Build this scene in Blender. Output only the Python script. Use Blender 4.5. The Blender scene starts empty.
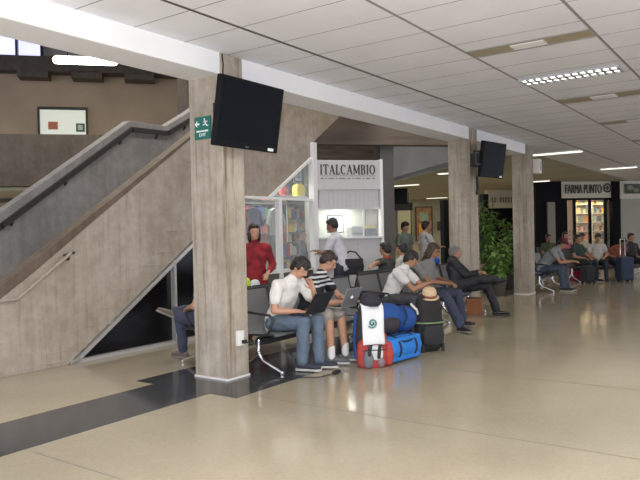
import bpy, bmesh, math, random
from mathutils import Vector, Matrix, noise
random.seed(7)
SC = bpy.context.scene
COL = SC.collection
V = Vector
PI = math.pi

# ------------------------------------------------------------------ camera, world, lights, exposure
CAMP = V((0, 0, 1.55)); FPX = 658.0
_y, _p, _r = math.radians(35.17), math.radians(-0.735), math.radians(-1.264)
_f = V((math.cos(_y)*math.cos(_p), math.sin(_y)*math.cos(_p), math.sin(_p)))
_rt = V((math.sin(_y), -math.cos(_y), 0)); _up = _rt.cross(_f)
CR = math.cos(_r)*_rt + math.sin(_r)*_up
CU = -math.sin(_r)*_rt + math.cos(_r)*_up
CF = _f
cam = bpy.data.cameras.new('camera'); camo = bpy.data.objects.new('camera', cam); COL.objects.link(camo)
camo.matrix_world = Matrix(((CR.x, CU.x, -CF.x, CAMP.x), (CR.y, CU.y, -CF.y, CAMP.y), (CR.z, CU.z, -CF.z, CAMP.z), (0, 0, 0, 1)))
cam.sensor_width = 36; cam.lens = 36*FPX/640; cam.clip_end = 200
SC.camera = camo
SC.view_settings.view_transform = 'Standard'; SC.view_settings.look = 'None'
SC.view_settings.gamma = 1; SC.view_settings.use_curve_mapping = False
SC.view_settings.exposure = 0.75
w = bpy.data.worlds.new('World'); SC.world = w; w.use_nodes = True
w.node_tree.nodes['Background'].inputs[0].default_value = (0.80, 0.84, 1.0, 1)
w.node_tree.nodes['Background'].inputs[1].default_value = 1.0

def area(name, loc, sx, sy, power, col=(1, .96, .88), rot=(0, 0, 0)):
    l = bpy.data.lights.new(name, 'AREA'); l.shape = 'RECTANGLE'; l.size = sx; l.size_y = sy
    l.energy = power; l.color = col
    o = bpy.data.objects.new(name, l); COL.objects.link(o); o.location = loc; o.rotation_euler = rot
    return o
# the hall's rows of ceiling lamps, then area lights up in the void
area('ceiling_lamp_row', (3.0, 0.5, 3.40), 9, 5, 62)
area('ceiling_lamp_row', (13.0, 0.8, 3.38), 9, 6, 40, (1, .93, .78))
area('ceiling_lamp_row', (23, 3, 3.38), 9, 7, 50, (1, .92, .72))
area('ceiling_lamp_row', (34, 17, 3.38), 8, 5, 90, (1, .92, .66))
area('ceiling_lamp_row', (25, 12, 3.38), 8, 4, 75, (1, .92, .66))
area('void_area_light', (8.0, 12.0, 6.6), 6, 4, 150, (1, .92, .80))
area('void_area_light', (8.6, 6.1, 6.8), 8, .8, 110, (1, .96, .92))  # added above the corridor to brighten the stair concrete; no real fixture
area('void_area_light', (7.0, 7.95, 6.6), 7, 1.0, 60, (1, .95, .9))
# the camera's own flash, beside the lens
fl = bpy.data.lights.new('camera_flash', 'POINT'); fl.energy = 470; fl.shadow_soft_size = 0.03; fl.color = (.97, .97, 1)
flo = bpy.data.objects.new('camera_flash', fl); COL.objects.link(flo); flo.location = CAMP + CU*0.07 - CR*0.05

def ray(px, py): return CR*(px-320) + CU*(240-py) + CF*FPX
def at(px, py, ax, val):
    d = ray(px, py); return CAMP + d*((val-CAMP[ax])/d[ax])
def ondepth(px, depth):                                   # floor point below pixel column px at a forward distance
    d = ray(px, 226); d = d/ d.dot(CF); p = CAMP + d*depth; return V((p.x, p.y, 0))
def zof(px, py, depth): return (CAMP + ray(px, py)*(depth/FPX)).z

# ------------------------------------------------------------------ materials
MT = {}
def mat(name, col, rough=.6, metal=0, spec=.5, noise_amt=0, scale=20, bump=0, emit=0, coat=0, stretch=(1, 1, 1), trans=0, dark=None):
    m = bpy.data.materials.new(name); m.use_nodes = True; nt = m.node_tree; b = nt.nodes['Principled BSDF']
    b.inputs['Roughness'].default_value = rough; b.inputs['Metallic'].default_value = metal
    b.inputs['Specular IOR Level'].default_value = spec
    b.inputs['Base Color'].default_value = (*col, 1)
    if coat: b.inputs['Coat Weight'].default_value = coat
    if trans: b.inputs['Transmission Weight'].default_value = trans
    if emit:
        b.inputs['Emission Color'].default_value = (*col, 1); b.inputs['Emission Strength'].default_value = emit
    tc = nt.nodes.new('ShaderNodeTexCoord'); mp = nt.nodes.new('ShaderNodeMapping'); mp.inputs['Scale'].default_value = stretch
    nz = nt.nodes.new('ShaderNodeTexNoise'); nz.inputs['Scale'].default_value = scale; nz.inputs['Detail'].default_value = 4
    nt.links.new(tc.outputs['Object'], mp.inputs[0]); nt.links.new(mp.outputs[0], nz.inputs['Vector'])
    if noise_amt or dark:
        r = nt.nodes.new('ShaderNodeValToRGB')
        d = dark or tuple(c*(1-noise_amt) for c in col)
        l = tuple(min(1, c*(1+noise_amt*.6)) for c in col)
        r.color_ramp.elements[0].position = .3; r.color_ramp.elements[1].position = .7
        r.color_ramp.elements[0].color = (*d, 1); r.color_ramp.elements[1].color = (*l, 1)
        nt.links.new(nz.outputs['Fac'], r.inputs[0]); nt.links.new(r.outputs[0], b.inputs['Base Color'])
    if bump:
        bp = nt.nodes.new('ShaderNodeBump'); bp.inputs['Strength'].default_value = bump; bp.inputs['Distance'].default_value = .01
        nt.links.new(nz.outputs['Fac'], bp.inputs['Height']); nt.links.new(bp.outputs[0], b.inputs['Normal'])
    MT[name] = m; return m

def concrete(name, base, dark, streak=.5, stain=None):
    """board-formed concrete: vertical board streaks, blotches and stains"""
    m = bpy.data.materials.new(name); m.use_nodes = True; nt = m.node_tree; b = nt.nodes['Principled BSDF']
    b.inputs['Roughness'].default_value = .75; b.inputs['Specular IOR Level'].default_value = .25
    L = nt.links.new
    tc = nt.nodes.new('ShaderNodeTexCoord')
    mp = nt.nodes.new('ShaderNodeMapping'); mp.inputs['Scale'].default_value = (9, 9, .45); L(tc.outputs['Object'], mp.inputs[0])
    n1 = nt.nodes.new('ShaderNodeTexNoise'); n1.inputs['Scale'].default_value = 1.2; n1.inputs['Detail'].default_value = 5; L(mp.outputs[0], n1.inputs['Vector'])
    n2 = nt.nodes.new('ShaderNodeTexNoise'); n2.inputs['Scale'].default_value = 1.6; n2.inputs['Detail'].default_value = 6; L(tc.outputs['Object'], n2.inputs['Vector'])
    mx = nt.nodes.new('ShaderNodeMix'); mx.data_type = 'FLOAT'; mx.inputs[0].default_value = 1-streak
    L(n1.outputs['Fac'], mx.inputs[2]); L(n2.outputs['Fac'], mx.inputs[3])
    r = nt.nodes.new('ShaderNodeValToRGB'); r.color_ramp.elements[0].position = .30; r.color_ramp.elements[1].position = .66
    r.color_ramp.elements[0].color = (*dark, 1); r.color_ramp.elements[1].color = (*base, 1)
    L(mx.outputs[0], r.inputs[0])
    m3 = nt.nodes.new('ShaderNodeMapping'); m3.inputs['Scale'].default_value = (16, 16, .8); m3.inputs['Location'].default_value = (3, 7, 1); L(tc.outputs['Object'], m3.inputs[0])
    n3 = nt.nodes.new('ShaderNodeTexNoise'); n3.inputs['Scale'].default_value = 1; n3.inputs['Detail'].default_value = 6; n3.inputs['Roughness'].default_value = .65; L(m3.outputs[0], n3.inputs['Vector'])
    r3 = nt.nodes.new('ShaderNodeValToRGB'); r3.color_ramp.elements[0].position = .54; r3.color_ramp.elements[1].position = .70
    r3.color_ramp.elements[0].color = (0, 0, 0, 1); r3.color_ramp.elements[1].color = (1, 1, 1, 1); L(n3.outputs['Fac'], r3.inputs[0])
    k3 = nt.nodes.new('ShaderNodeMath'); k3.operation = 'MULTIPLY'; k3.inputs[1].default_value = stain or 0; L(r3.outputs[0], k3.inputs[0])
    x3 = nt.nodes.new('ShaderNodeMix'); x3.data_type = 'RGBA'; x3.inputs[7].default_value = (dark[0]*.55, dark[1]*.45, dark[2]*.36, 1)
    L(k3.outputs[0], x3.inputs[0]); L(r.outputs[0], x3.inputs[6])
    n4 = nt.nodes.new('ShaderNodeTexNoise'); n4.inputs['Scale'].default_value = 7; n4.inputs['Detail'].default_value = 8; n4.inputs['Roughness'].default_value = .7; L(tc.outputs['Object'], n4.inputs['Vector'])
    r4 = nt.nodes.new('ShaderNodeValToRGB'); r4.color_ramp.elements[0].position = .3; r4.color_ramp.elements[1].position = .6
    r4.color_ramp.elements[0].color = (.78, .76, .73, 1); r4.color_ramp.elements[1].color = (1, 1, 1, 1); L(n4.outputs['Fac'], r4.inputs[0])
    x4 = nt.nodes.new('ShaderNodeMix'); x4.data_type = 'RGBA'; x4.blend_type = 'MULTIPLY'; x4.inputs[0].default_value = 1
    L(x3.outputs[2], x4.inputs[6]); L(r4.outputs[0], x4.inputs[7]); L(x4.outputs[2], b.inputs['Base Color'])
    bp = nt.nodes.new('ShaderNodeBump'); bp.inputs['Strength'].default_value = .35; bp.inputs['Distance'].default_value = .01
    L(n1.outputs['Fac'], bp.inputs['Height']); L(bp.outputs[0], b.inputs['Normal'])
    MT[name] = m; return m

def terrazzo(name, base, dark, rough):
    m = bpy.data.materials.new(name); m.use_nodes = True; nt = m.node_tree; b = nt.nodes['Principled BSDF']; L = nt.links.new
    b.inputs['Roughness'].default_value = rough; b.inputs['Specular IOR Level'].default_value = .5
    tc = nt.nodes.new('ShaderNodeTexCoord')
    v = nt.nodes.new('ShaderNodeTexVoronoi'); v.inputs['Scale'].default_value = 55; L(tc.outputs['Object'], v.inputs['Vector'])
    n = nt.nodes.new('ShaderNodeTexNoise'); n.inputs['Scale'].default_value = .9; n.inputs['Detail'].default_value = 5; L(tc.outputs['Object'], n.inputs['Vector'])
    sp = nt.nodes.new('ShaderNodeSeparateColor'); L(v.outputs['Color'], sp.inputs[0])
    mx = nt.nodes.new('ShaderNodeMix'); mx.data_type = 'FLOAT'; mx.inputs[0].default_value = .18
    L(n.outputs['Fac'], mx.inputs[2]); L(sp.outputs[0], mx.inputs[3])
    r = nt.nodes.new('ShaderNodeValToRGB'); r.color_ramp.elements[0].position = .25; r.color_ramp.elements[1].position = .7
    r.color_ramp.elements[0].color = (*dark, 1); r.color_ramp.elements[1].color = (*base, 1)
    L(mx.outputs[0], r.inputs[0]); L(r.outputs[0], b.inputs['Base Color'])
    MT[name] = m; return m

concrete('column_concrete', (.53, .475, .39), (.31, .262, .20), .6, .8)
concrete('stair_concrete', (.50, .44, .37), (.36, .30, .235), .3, .3)
concrete('parapet_concrete', (.30, .29, .28), (.20, .19, .18), .35)
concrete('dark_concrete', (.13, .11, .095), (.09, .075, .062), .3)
terrazzo('floor_terrazzo', (.445, .39, .285), (.365, .315, .225), .13)
terrazzo('band_terrazzo', (.075, .078, .083), (.035, .036, .04), .13)
mat('groove', (.22, .19, .15), .5)
mat('ceiling_tile', (.83, .835, .875), .85, noise_amt=.05, scale=1.5)
mat('ceiling_seam', (.30, .28, .27), .7)
mat('beam_paint', (.88, .88, .88), .55, noise_amt=.03, scale=2)
mat('back_ceiling', (.50, .47, .36), .8, noise_amt=.1, scale=.8)
mat('vent_recess', (.40, .35, .24), .6, noise_amt=.12, scale=5)
mat('vent_white', (.75, .73, .70), .5)
mat('lamp_tube', (1, .98, .93), .4, emit=2.0)
mat('lamp_tube_far', (1, .97, .86), .4, emit=.75)
mat('lamp_louvre', (.50, .52, .52), .45, metal=.2)
mat('black_glass', (.006, .006, .007), .16, spec=.25)
mat('aluminium', (.62, .61, .59), .35, metal=.5, noise_amt=.06)
mat('white_metal', (.9, .9, .89), .4)
mat('chrome', (.72, .72, .74), .15, metal=1)
mat('seat_grey', (.20, .205, .205), .42, metal=.35, noise_amt=.12, scale=90)
mat('dark_metal', (.035, .035, .037), .45, metal=.4)
mat('tv_plastic', (.010, .010, .012), .5, spec=.08)
mat('tv_screen', (.008, .010, .014), .3, spec=.03)
mat('white_plastic', (.80, .79, .74), .4)
mat('green_sign', (.0, .13, .09), .5)
mat('sign_white', (.82, .9, .86), .5)
mat('brown_wall', (.40, .31, .22), .8, noise_amt=.14, scale=.9)
mat('brown_board', (.20, .15, .10), .7, noise_amt=.45, scale=2.2, stretch=(.6, .6, 9))
mat('lit_panel', (.72, .76, .66), .5, emit=.25)
mat('booth_white', (.60, .585, .585), .55, noise_amt=.03)
mat('ink', (.07, .065, .065), .6)
mat('warm_shop', (.75, .52, .28), .7, noise_amt=.3, scale=4)
mat('cream_wall', (.52, .48, .33), .8, noise_amt=.1, scale=1)
mat('black_paint', (.006, .006, .008), .6, spec=.1)
mat('far_sign', (.72, .69, .56), .6)
mat('grey_wall', (.16, .15, .14), .8, noise_amt=.15, scale=2)
g = mat('clear_glass', (.9, .95, .93), .03, spec=.5); 
b = g.node_tree.nodes['Principled BSDF']; b.inputs['Alpha'].default_value = .16
mat('white_shop_wall', (.55, .58, .52), .7, noise_amt=.1)
mat('rubber', (.02, .02, .02), .7)
PAL = {}
def C(r, g_, b_, rough=.75, **k):
    key = (r, g_, b_, rough)
    if key not in PAL: PAL[key] = mat('dye_%d' % len(PAL), (r, g_, b_), rough, noise_amt=k.get('n', .12), scale=k.get('s', 14), bump=k.get('bump', .15))
    return PAL[key]

# ------------------------------------------------------------------ mesh helpers
def fin(name, bm, m, parent=None, smooth=False, bevel=0):
    bmesh.ops.recalc_face_normals(bm, faces=bm.faces[:])
    me = bpy.data.meshes.new(name); bm.to_mesh(me); bm.free()
    if isinstance(m, str): m = MT[m]
    me.materials.append(m)
    if smooth:
        for p in me.polygons: p.use_smooth = True
    o = bpy.data.objects.new(name, me); COL.objects.link(o)
    if parent: o.parent = parent
    if bevel:
        bv = o.modifiers.new('bevel', 'BEVEL'); bv.width = bevel; bv.segments = 2; bv.limit_method = 'ANGLE'
    return o
def box(bm, c, s, rot=None):
    """box centred at c with full sizes s; rot a 3x3 matrix or a z angle"""
    R_ = Matrix.Identity(3)
    if rot is not None: R_ = Matrix.Rotation(rot, 3, 'Z') if isinstance(rot, (int, float)) else rot
    vs = [bm.verts.new(V(c) + R_ @ V((x*s[0]/2, y*s[1]/2, z*s[2]/2))) for x in (-1, 1) for y in (-1, 1) for z in (-1, 1)]
    for f in ((0, 1, 3, 2), (4, 6, 7, 5), (0, 4, 5, 1), (2, 3, 7, 6), (0, 2, 6, 4), (1, 5, 7, 3)): bm.faces.new([vs[i] for i in f])
def b2(bm, a, b_):
    a, b_ = V(a), V(b_); box(bm, (a+b_)/2, [abs(q) for q in (b_-a)])
def prism(bm, poly, axis, a, b_):
    """polygon (2-D points) extruded along axis between a and b_"""
    def P(u, v, t): return {0: V((t, u, v)), 1: V((u, t, v)), 2: V((u, v, t))}[axis]
    r0 = [bm.verts.new(P(u, v, a)) for u, v in poly]; r1 = [bm.verts.new(P(u, v, b_)) for u, v in poly]
    n = len(poly); bm.faces.new(r0); bm.faces.new(r1[::-1])
    for i in range(n): bm.faces.new((r0[i], r0[(i+1) % n], r1[(i+1) % n], r1[i]))
def tube(bm, pts, rads, side=None, wf=1.0, seg=12, caps=True):
    """swept tube with hemispherical ends; rads scalar or (width, depth) pairs along side / across it"""
    pts = [V(p) for p in pts]; n = len(pts)
    if not isinstance(rads, (list, tuple)): rads = [rads]*n
    rads = [(r, r) if not isinstance(r, (tuple, list)) else r for r in rads]
    st = []
    for i in range(n):
        t = ((pts[min(i+1, n-1)]-pts[i]).normalized() + (pts[i]-pts[max(i-1, 0)]).normalized())
        t = t.normalized() if t.length > 1e-6 else V((0, 0, 1))
        st.append((pts[i], t, rads[i]))
    full = []
    if caps:
        p, t, r = st[0]; h = min(r)
        for a in (75, 45, 20): full.append((p - t*h*math.sin(math.radians(a)), t, (r[0]*math.cos(math.radians(a)), r[1]*math.cos(math.radians(a)))))
    full += st
    if caps:
        p, t, r = st[-1]; h = min(r)
        for a in (20, 45, 75): full.append((p + t*h*math.sin(math.radians(a)), t, (r[0]*math.cos(math.radians(a)), r[1]*math.cos(math.radians(a)))))
    ref = V(side) if side is not None else (V((1, 0, 0)) if abs(st[0][1].x) < .8 else V((0, 1, 0)))
    rings = []
    for p, t, r in full:
        s_ = ref - t*ref.dot(t)
        if s_.length < 1e-4: s_ = t.orthogonal()
        s_.normalize(); u = t.cross(s_)
        if side is None: ref = s_
        rings.append([bm.verts.new(p + s_*math.cos(2*PI*k/seg)*r[0] + u*math.sin(2*PI*k/seg)*r[1]) for k in range(seg)])
    for a, c in zip(rings, rings[1:]):
        for k in range(seg): bm.faces.new((a[k], a[(k+1) % seg], c[(k+1) % seg], c[k]))
    bm.faces.new(rings[0][::-1]); bm.faces.new(rings[-1])
def ell(bm, c, r, rot=None, seg=14, rings=9):
    R_ = rot or Matrix.Identity(3); vs = []
    top = bm.verts.new(V(c)+R_ @ V((0, 0, r[2]))); bot = bm.verts.new(V(c)-R_ @ V((0, 0, r[2])))
    for i in range(1, rings):
        a = PI*i/rings
        vs.append([bm.verts.new(V(c)+R_ @ V((r[0]*math.sin(a)*math.cos(2*PI*k/seg), r[1]*math.sin(a)*math.sin(2*PI*k/seg), r[2]*math.cos(a)))) for k in range(seg)])
    for k in range(seg):
        bm.faces.new((top, vs[0][k], vs[0][(k+1) % seg])); bm.faces.new((bot, vs[-1][(k+1) % seg], vs[-1][k]))
    for a, c_ in zip(vs, vs[1:]):
        for k in range(seg): bm.faces.new((a[k], c_[k], c_[(k+1) % seg], a[(k+1) % seg]))
def lathe(bm, prof, c=(0, 0, 0), seg=20):
    rings = [[bm.verts.new(V(c)+V((r*math.cos(2*PI*k/seg), r*math.sin(2*PI*k/seg), z))) for k in range(seg)] for r, z in prof]
    for a, c_ in zip(rings, rings[1:]):
        for k in range(seg): bm.faces.new((a[k], a[(k+1) % seg], c_[(k+1) % seg], c_[k]))
    bm.faces.new(rings[0][::-1]); bm.faces.new(rings[-1])
def fused(name, bm, m, parent, vox, smooth_n=4):
    """fuse overlapping closed shapes into one continuous smooth surface"""
    o = fin(name+'_raw', bm, m)
    r = o.modifiers.new('r', 'REMESH'); r.mode = 'VOXEL'; r.voxel_size = vox; r.use_smooth_shade = True
    s_ = o.modifiers.new('s', 'SMOOTH'); s_.factor = .5; s_.iterations = smooth_n
    dg = bpy.context.evaluated_depsgraph_get(); dg.update()
    me = bpy.data.meshes.new_from_object(o.evaluated_get(dg))
    for p in me.polygons: p.use_smooth = True
    old = o.data; bpy.data.objects.remove(o); bpy.data.meshes.remove(old)
    n = bpy.data.objects.new(name, me); me.name = name; COL.objects.link(n); n.parent = parent
    return n
def ripple(me, f, amp, off=V((0, 0, 0))):
    ns = [v.normal.copy() for v in me.vertices]
    cs = [v.co+n_*noise.noise(v.co*f+off)*amp for v, n_ in zip(me.vertices, ns)]
    me.vertices.foreach_set('co', [q for c in cs for q in c]); me.update()
def thing(name, label, cat, loc=(0, 0, 0), rz=0, group=None):
    o = bpy.data.objects.new(name, None); COL.objects.link(o); o.location = loc; o.rotation_euler = (0, 0, rz)
    o['label'] = label; o['category'] = cat
    if group: o['group'] = group
    return o
def tag(o, label, cat, group=None):
    o['label'] = label; o['category'] = cat
    if group: o['group'] = group
    return o
def struct(name, bm, m, label, cat='structure', bevel=0, parent=None):
    o = fin(name, bm, m, parent, bevel=bevel)
    if parent is None:
        o['kind'] = 'structure'; o['label'] = label; o['category'] = cat
    return o
def copytree(root, loc, rz=0, label=None):
    r = root.copy(); COL.objects.link(r); r.location = loc; r.rotation_euler = (0, 0, rz)
    if label: r['label'] = label
    for ch in list(root.children):
        c = ch.copy(); COL.objects.link(c); c.parent = r
        for g_ in ch.children:
            d = g_.copy(); COL.objects.link(d); d.parent = c
    return r
def text_mesh(name, s, size, m, parent, mw, extrude=.002, align='CENTER'):
    cu = bpy.data.curves.new(name, 'FONT'); cu.body = s; cu.size = size; cu.extrude = extrude; cu.align_x = align; cu.resolution_u = 3
    t = bpy.data.objects.new(name+'_c', cu); COL.objects.link(t)
    dg = bpy.context.evaluated_depsgraph_get(); dg.update()
    me = bpy.data.meshes.new_from_object(t.evaluated_get(dg)); bpy.data.objects.remove(t); bpy.data.curves.remove(cu)
    me.materials.clear(); me.materials.append(MT[m] if isinstance(m, str) else m)
    me.transform(mw)
    o = bpy.data.objects.new(name, me); COL.objects.link(o); o.parent = parent
    return o
def N(): return bmesh.new()
def frame3(xd, zd=V((0, 0, 1))):
    """columns: x direction, y = z x x, z"""
    x = V(xd).normalized(); z = (V(zd)-x*V(zd).dot(x)).normalized(); y = z.cross(x)
    return Matrix((x, y, z)).transposed()

# ------------------------------------------------------------------ the setting
ZC = 3.44; YB = 4.79
# floor: terrazzo with a dark band that widens round the first column
bm = N()
prism(bm, [(-4, -8), (60, -8), (60, 45), (-4, 45)], 2, -.12, 0)
struct('floor', bm, 'floor_terrazzo', 'polished beige terrazzo floor of the waiting hall', 'floor')
bm = N()
prism(bm, [(-4, 4.55), (4.57, 4.57), (4.57, 4.22), (6.1, 4.22), (6.1, 4.57), (11, 4.57), (11, 5.38), (6.1, 5.38), (6.1, 5.66), (4.57, 5.66), (4.57, 5.38), (-4, 5.38)], 2, -.05, .002)
struct('floor_band', bm, 'band_terrazzo', 'dark grey terrazzo band crossing the beige floor under the first column', 'floor')
for i, x in enumerate([.62, 2.665, 4.73, 6.72, 8.75, 10.8, 12.85, 14.9, 16.95, 19]):
    bm = N(); b2(bm, (x-.006, -6, -.01), (x+.006, 4.55 if x != 4.73 else 4.22, .0012))
    struct('floor_groove_%d' % (i+1), bm, 'groove', 'thin dark joint line across the terrazzo floor', 'floor')
# ceiling
bm = N()
prism(bm, [(-6, -8), (48, -8), (48, 6.0), (15.6, 5.25), (-6, 5.25)], 2, ZC, ZC+.1)
struct('ceiling', bm, 'ceiling_tile', 'suspended ceiling of long off-white panels', 'ceiling')
bm = N()
for k in range(-6, 3):
    y = 2.77+1.28*k
    b2(bm, (-5, y-.014, ZC-.004), (30, y+.014, ZC+.002))
b2(bm, (-5, 4.06-.014, ZC-.004), (30, 4.06+.014, ZC+.002))
for k in range(-14, 44):
    x = 5.17+.61*k
    b2(bm, (x-.005, -7, ZC-.002), (x+.005, YB, ZC+.002))
struct('ceiling_seams', bm, 'ceiling_seam', 'dark seam lines between the ceiling panels', 'ceiling')
# low ceiling over the shops at the back
A_ = at(384, 184, 2, ZC); B_ = at(448, 167, 2, ZC)
bm = N()
prism(bm, [(A_.x, A_.y), (B_.x, B_.y), (15.4, 5.26), (60, 6.0), (60, 45), (30, 45), (27, 30)], 2, ZC, ZC+.15)
struct('ceiling_back', bm, 'back_ceiling', 'yellowish low ceiling over the shops at the back', 'ceiling')
# tall pale bulkhead above the edge of that ceiling
d = (B_-A_).normalized(); A2 = A_-d*3; B2 = B_+d*3.1; nrm = V((d.y, -d.x, 0))
bm = N()
prism(bm, [(A2.x, A2.y), (B2.x, B2.y), (B2.x+.2, B2.y+.12), (A2.x+.2, A2.y+.12)], 2, ZC-.02, 6.9)
struct('wall_bulkhead', bm, mat('bulkhead', (.52, .51, .44), .7, noise_amt=.15, scale=.6), 'pale smooth bulkhead above the back shops', 'wall')
# beam
bm = N(); prism(bm, [(YB, 3.215), (YB, ZC+.02), (5.25, ZC+.02), (5.25, 3.215)], 0, -6, 15.0)
struct('ceiling_beam', bm, 'beam_paint', 'white painted beam running along the row of columns', 'beam', bevel=.01)
# upper shell of the double-height void behind the beam
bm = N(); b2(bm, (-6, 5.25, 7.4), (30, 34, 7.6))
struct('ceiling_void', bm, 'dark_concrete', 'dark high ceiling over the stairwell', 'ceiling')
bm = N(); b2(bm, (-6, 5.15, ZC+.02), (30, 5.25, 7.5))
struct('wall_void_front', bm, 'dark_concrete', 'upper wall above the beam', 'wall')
# columns
def column(i, x0, x1, y0, y1, label):
    bm = N(); b2(bm, (x0, y0, 0), (x1, y1, ZC)); o = struct('column_%d' % i, bm, 'column_concrete', label, 'column', bevel=.012)
    bm = N(); b2(bm, (x0-.006, y0-.006, 0), (x1+.006, y1+.006, .022)); fin('column_base_joint', bm, 'vent_white', o)
    return o
column(1, 5.05, 5.39, YB-.012, 5.26, 'board-marked concrete column carrying the large television and green exit sign')
column(2, 11.7, 12.08, YB-.012, 5.22, 'concrete column behind the man in the black suit')
column(3, 15.02, 15.52, YB-.012, 5.12, 'concrete column at the end of the white beam')
# stair: near stringer, steps, far parapet
YS = 7.12; S = .676
def top(x): return 1.29+S*(x-4.34)
near = [(1.4, 0), (4.73, 0), (7.2, 1.70), (7.9, 1.70), (7.9, 2.13), (8.6, 2.13), (9.94, 2.97), (9.94, 3.2), (13.4, 5.45), (13.4, 6.2), (10.9, 4.9), (7.85, 3.14), (7.1, 3.14), (4.34, 1.29), (3.91, 1.0), (2.55, .08), (1.4, .08)]
bm = N(); prism(bm, near, 1, YS, YS+.18)
for (x, z, l) in ((4.25, .05, .4), (4.45, .17, .55), (5.0, .42, .4), (5.15, .62, .45), (5.55, .83, .35), (5.85, 1.13, .4), (6.1, 1.3, .3), (6.35, 1.6, .4)):
    b2(bm, (x, YS-.012, z), (x+l, YS+.02, z+.016)); b2(bm, (x+l-.01, YS-.006, z), (x+l, YS+.02, z+.17))
st = struct('wall_stair_side', bm, 'stair_concrete', 'board-marked concrete side of the staircase', 'wall', bevel=.006)
bm = N()                                               # the flight itself
n = 22
for k in range(n):
    x0 = 3.6+k*.25; z1 = .165*(k+1)
    if x0 < 7.2: b2(bm, (x0, YS+.18, max(0, z1-.40)), (x0+.26, 8.7, min(z1, 2.3)))
b2(bm, (7.2, YS+.18, 1.95), (7.9, 8.7, 2.3))
for k in range(14):
    x0 = 7.9+k*.255; z1 = 2.3+.165*(k+1); b2(bm, (x0, YS+.18, z1-.45), (x0+.26, 8.7, z1))
struct('floor_stair_steps', bm, 'parapet_concrete', 'concrete steps of the staircase', 'stairs')
DIRT = concrete('edge_dirt', (.20, .155, .115), (.12, .09, .065), .5)
bm = N()
prism(bm, [(2.6, top(2.6)-.10), (4.3, top(4.3)-.13), (5.2, top(5.2)-.09), (6.2, top(6.2)-.06), (7.08, top(7.08)-.03), (7.08, top(7.08)+.006), (4.345, top(4.345)+.006), (2.6, top(2.6)+.006)], 1, YS-.004, YS+.185)
fin('grime_band', bm, DIRT, st)
far = [(1.2, 0), (4.7, 0), (7.3, 1.7), (7.9, 1.7), (13.5, 5.5), (13.5, 7.1), (8.38, 3.77), (7.8, 3.43), (7.04, 3.43), (4.81, 1.90), (2.2, .1)]
bm = N(); prism(bm, far, 1, 8.7, 8.9)
struct('wall_stair_parapet', bm, 'parapet_concrete', 'grey concrete far parapet of the staircase', 'wall', bevel=.01)
t = thing('stair_handrail', 'dark flat handrail fixed along the grey stair parapet', 'handrail', (4.81, 8.66, 1.72))
bm = N()
pts = [V((-2.0, 0, -1.38)), V((0, 0, 0)), V((2.23, 0, 1.56)), V((3.0, 0, 1.58)), V((3.57, 0, 1.90)), V((8.3, 0, 5.05))]
for a, c in zip(pts, pts[1:]):
    dd = (c-a); R_ = frame3(dd); box(bm, (a+c)/2, (dd.length+.02, .05, .075), R_)
fin('rail', bm, mat('rail_dark', (.035, .03, .028), .4), t)
for q in (.15, 1.0, 2.0, 2.75, 3.4):
    z = 0 if q < 0 else (q*.7 if q < 2.23 else 1.57 if q < 3 else 1.57+(q-3)*.56)
    bm = N(); tube(bm, [(q, .03, z-.09), (q, 0, z-.06), (q, 0, z-.02)], .018, seg=8); fin('bracket', bm, 'dark_metal', t, True)
t = thing('stair_handrail', 'pale slim handrail at the foot of the concrete stair side', 'handrail', (4.1, YS-.06, .86))
bm = N(); tube(bm, [(-.9, 0, -.02), (-.02, 0, 0), (.67, 0, .49)], .02, seg=10); fin('rail', bm, C(.36, .31, .25), t, True)
bm = N(); tube(bm, [(.64, .06, .42), (.64, 0, .42), (.64, 0, .46)], .016, seg=8); tube(bm, [(.60, .03, .47), (.74, .03, .50)], .014, seg=8); fin('bracket', bm, 'dark_metal', t, True)
# black glazing under the flight
bm = N(); prism(bm, [(4.86, .04), (7.9, .04), (7.9, 1.68), (7.2, 1.68), (7.15, 1.62)], 1, YS+.05, YS+.06)
o = struct('window_1', bm, 'black_glass', 'black triangular glazing under the stair', 'window')
bm = N()
dd = V((7.2-4.73, 0, 1.70)); R_ = frame3(dd)
box(bm, V((4.73, YS-.0, 0))+dd*.5+V((.03, 0, -.03)), (dd.length, .06, .045), R_)
b2(bm, (4.76, YS-.03, 0), (7.9, YS+.06, .045)); b2(bm, (6.45, YS-.03, .03), (6.49, YS+.06, 1.19)); b2(bm, (7.9, YS-.04, 0), (7.96, YS+.06, 1.7))
fin('window_frame', bm, 'aluminium', o)
# glass shop under the second flight
bm = N(); prism(bm, [(7.96, .9), (9.86, .9), (9.86, 2.9), (8.62, 2.14), (7.96, 2.13)], 1, YS+.06, YS+.068)
o = struct('window_2', bm, 'clear_glass', 'clear glass front of the gift shop under the stair', 'window')
bm = N()
b2(bm, (7.94, YS-.03, 2.115), (9.9, YS+.07, 2.155)); b2(bm, (8.86, YS-.035, 0), (8.94, YS+.065, 2.12)); b2(bm, (7.9, YS-.03, .85), (9.9, YS+.06, .91))
b2(bm, (9.86, YS-.06, 0), (9.98, YS+.06, 3.2))
dd = V((1.33, 0, .82)); box(bm, V((9.27, YS-.0, 2.54)), (dd.length, .06, .05), frame3(dd))
fin('window_frame', bm, 'white_metal', o)  # white stands in for flash glare on the metal frame
bm = N(); b2(bm, (7.96, YS+.0, 0), (9.86, YS+.05, .86)); struct('wall_shop_base', bm, 'grey_wall', 'low grey wall under the gift shop glass', 'wall')
bm = N(); b2(bm, (10.0, 9.6, 0), (13.6, 9.7, 3.3)); struct('wall_shop_back', bm, 'white_shop_wall', 'pale back wall of the gift shop', 'wall')
bm = N(); b2(bm, (7.4, YS+.3, 0), (7.5, 9.6, 1.6)); struct('wall_shop_side', bm, 'white_shop_wall', 'side wall of the gift shop', 'wall')
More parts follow.
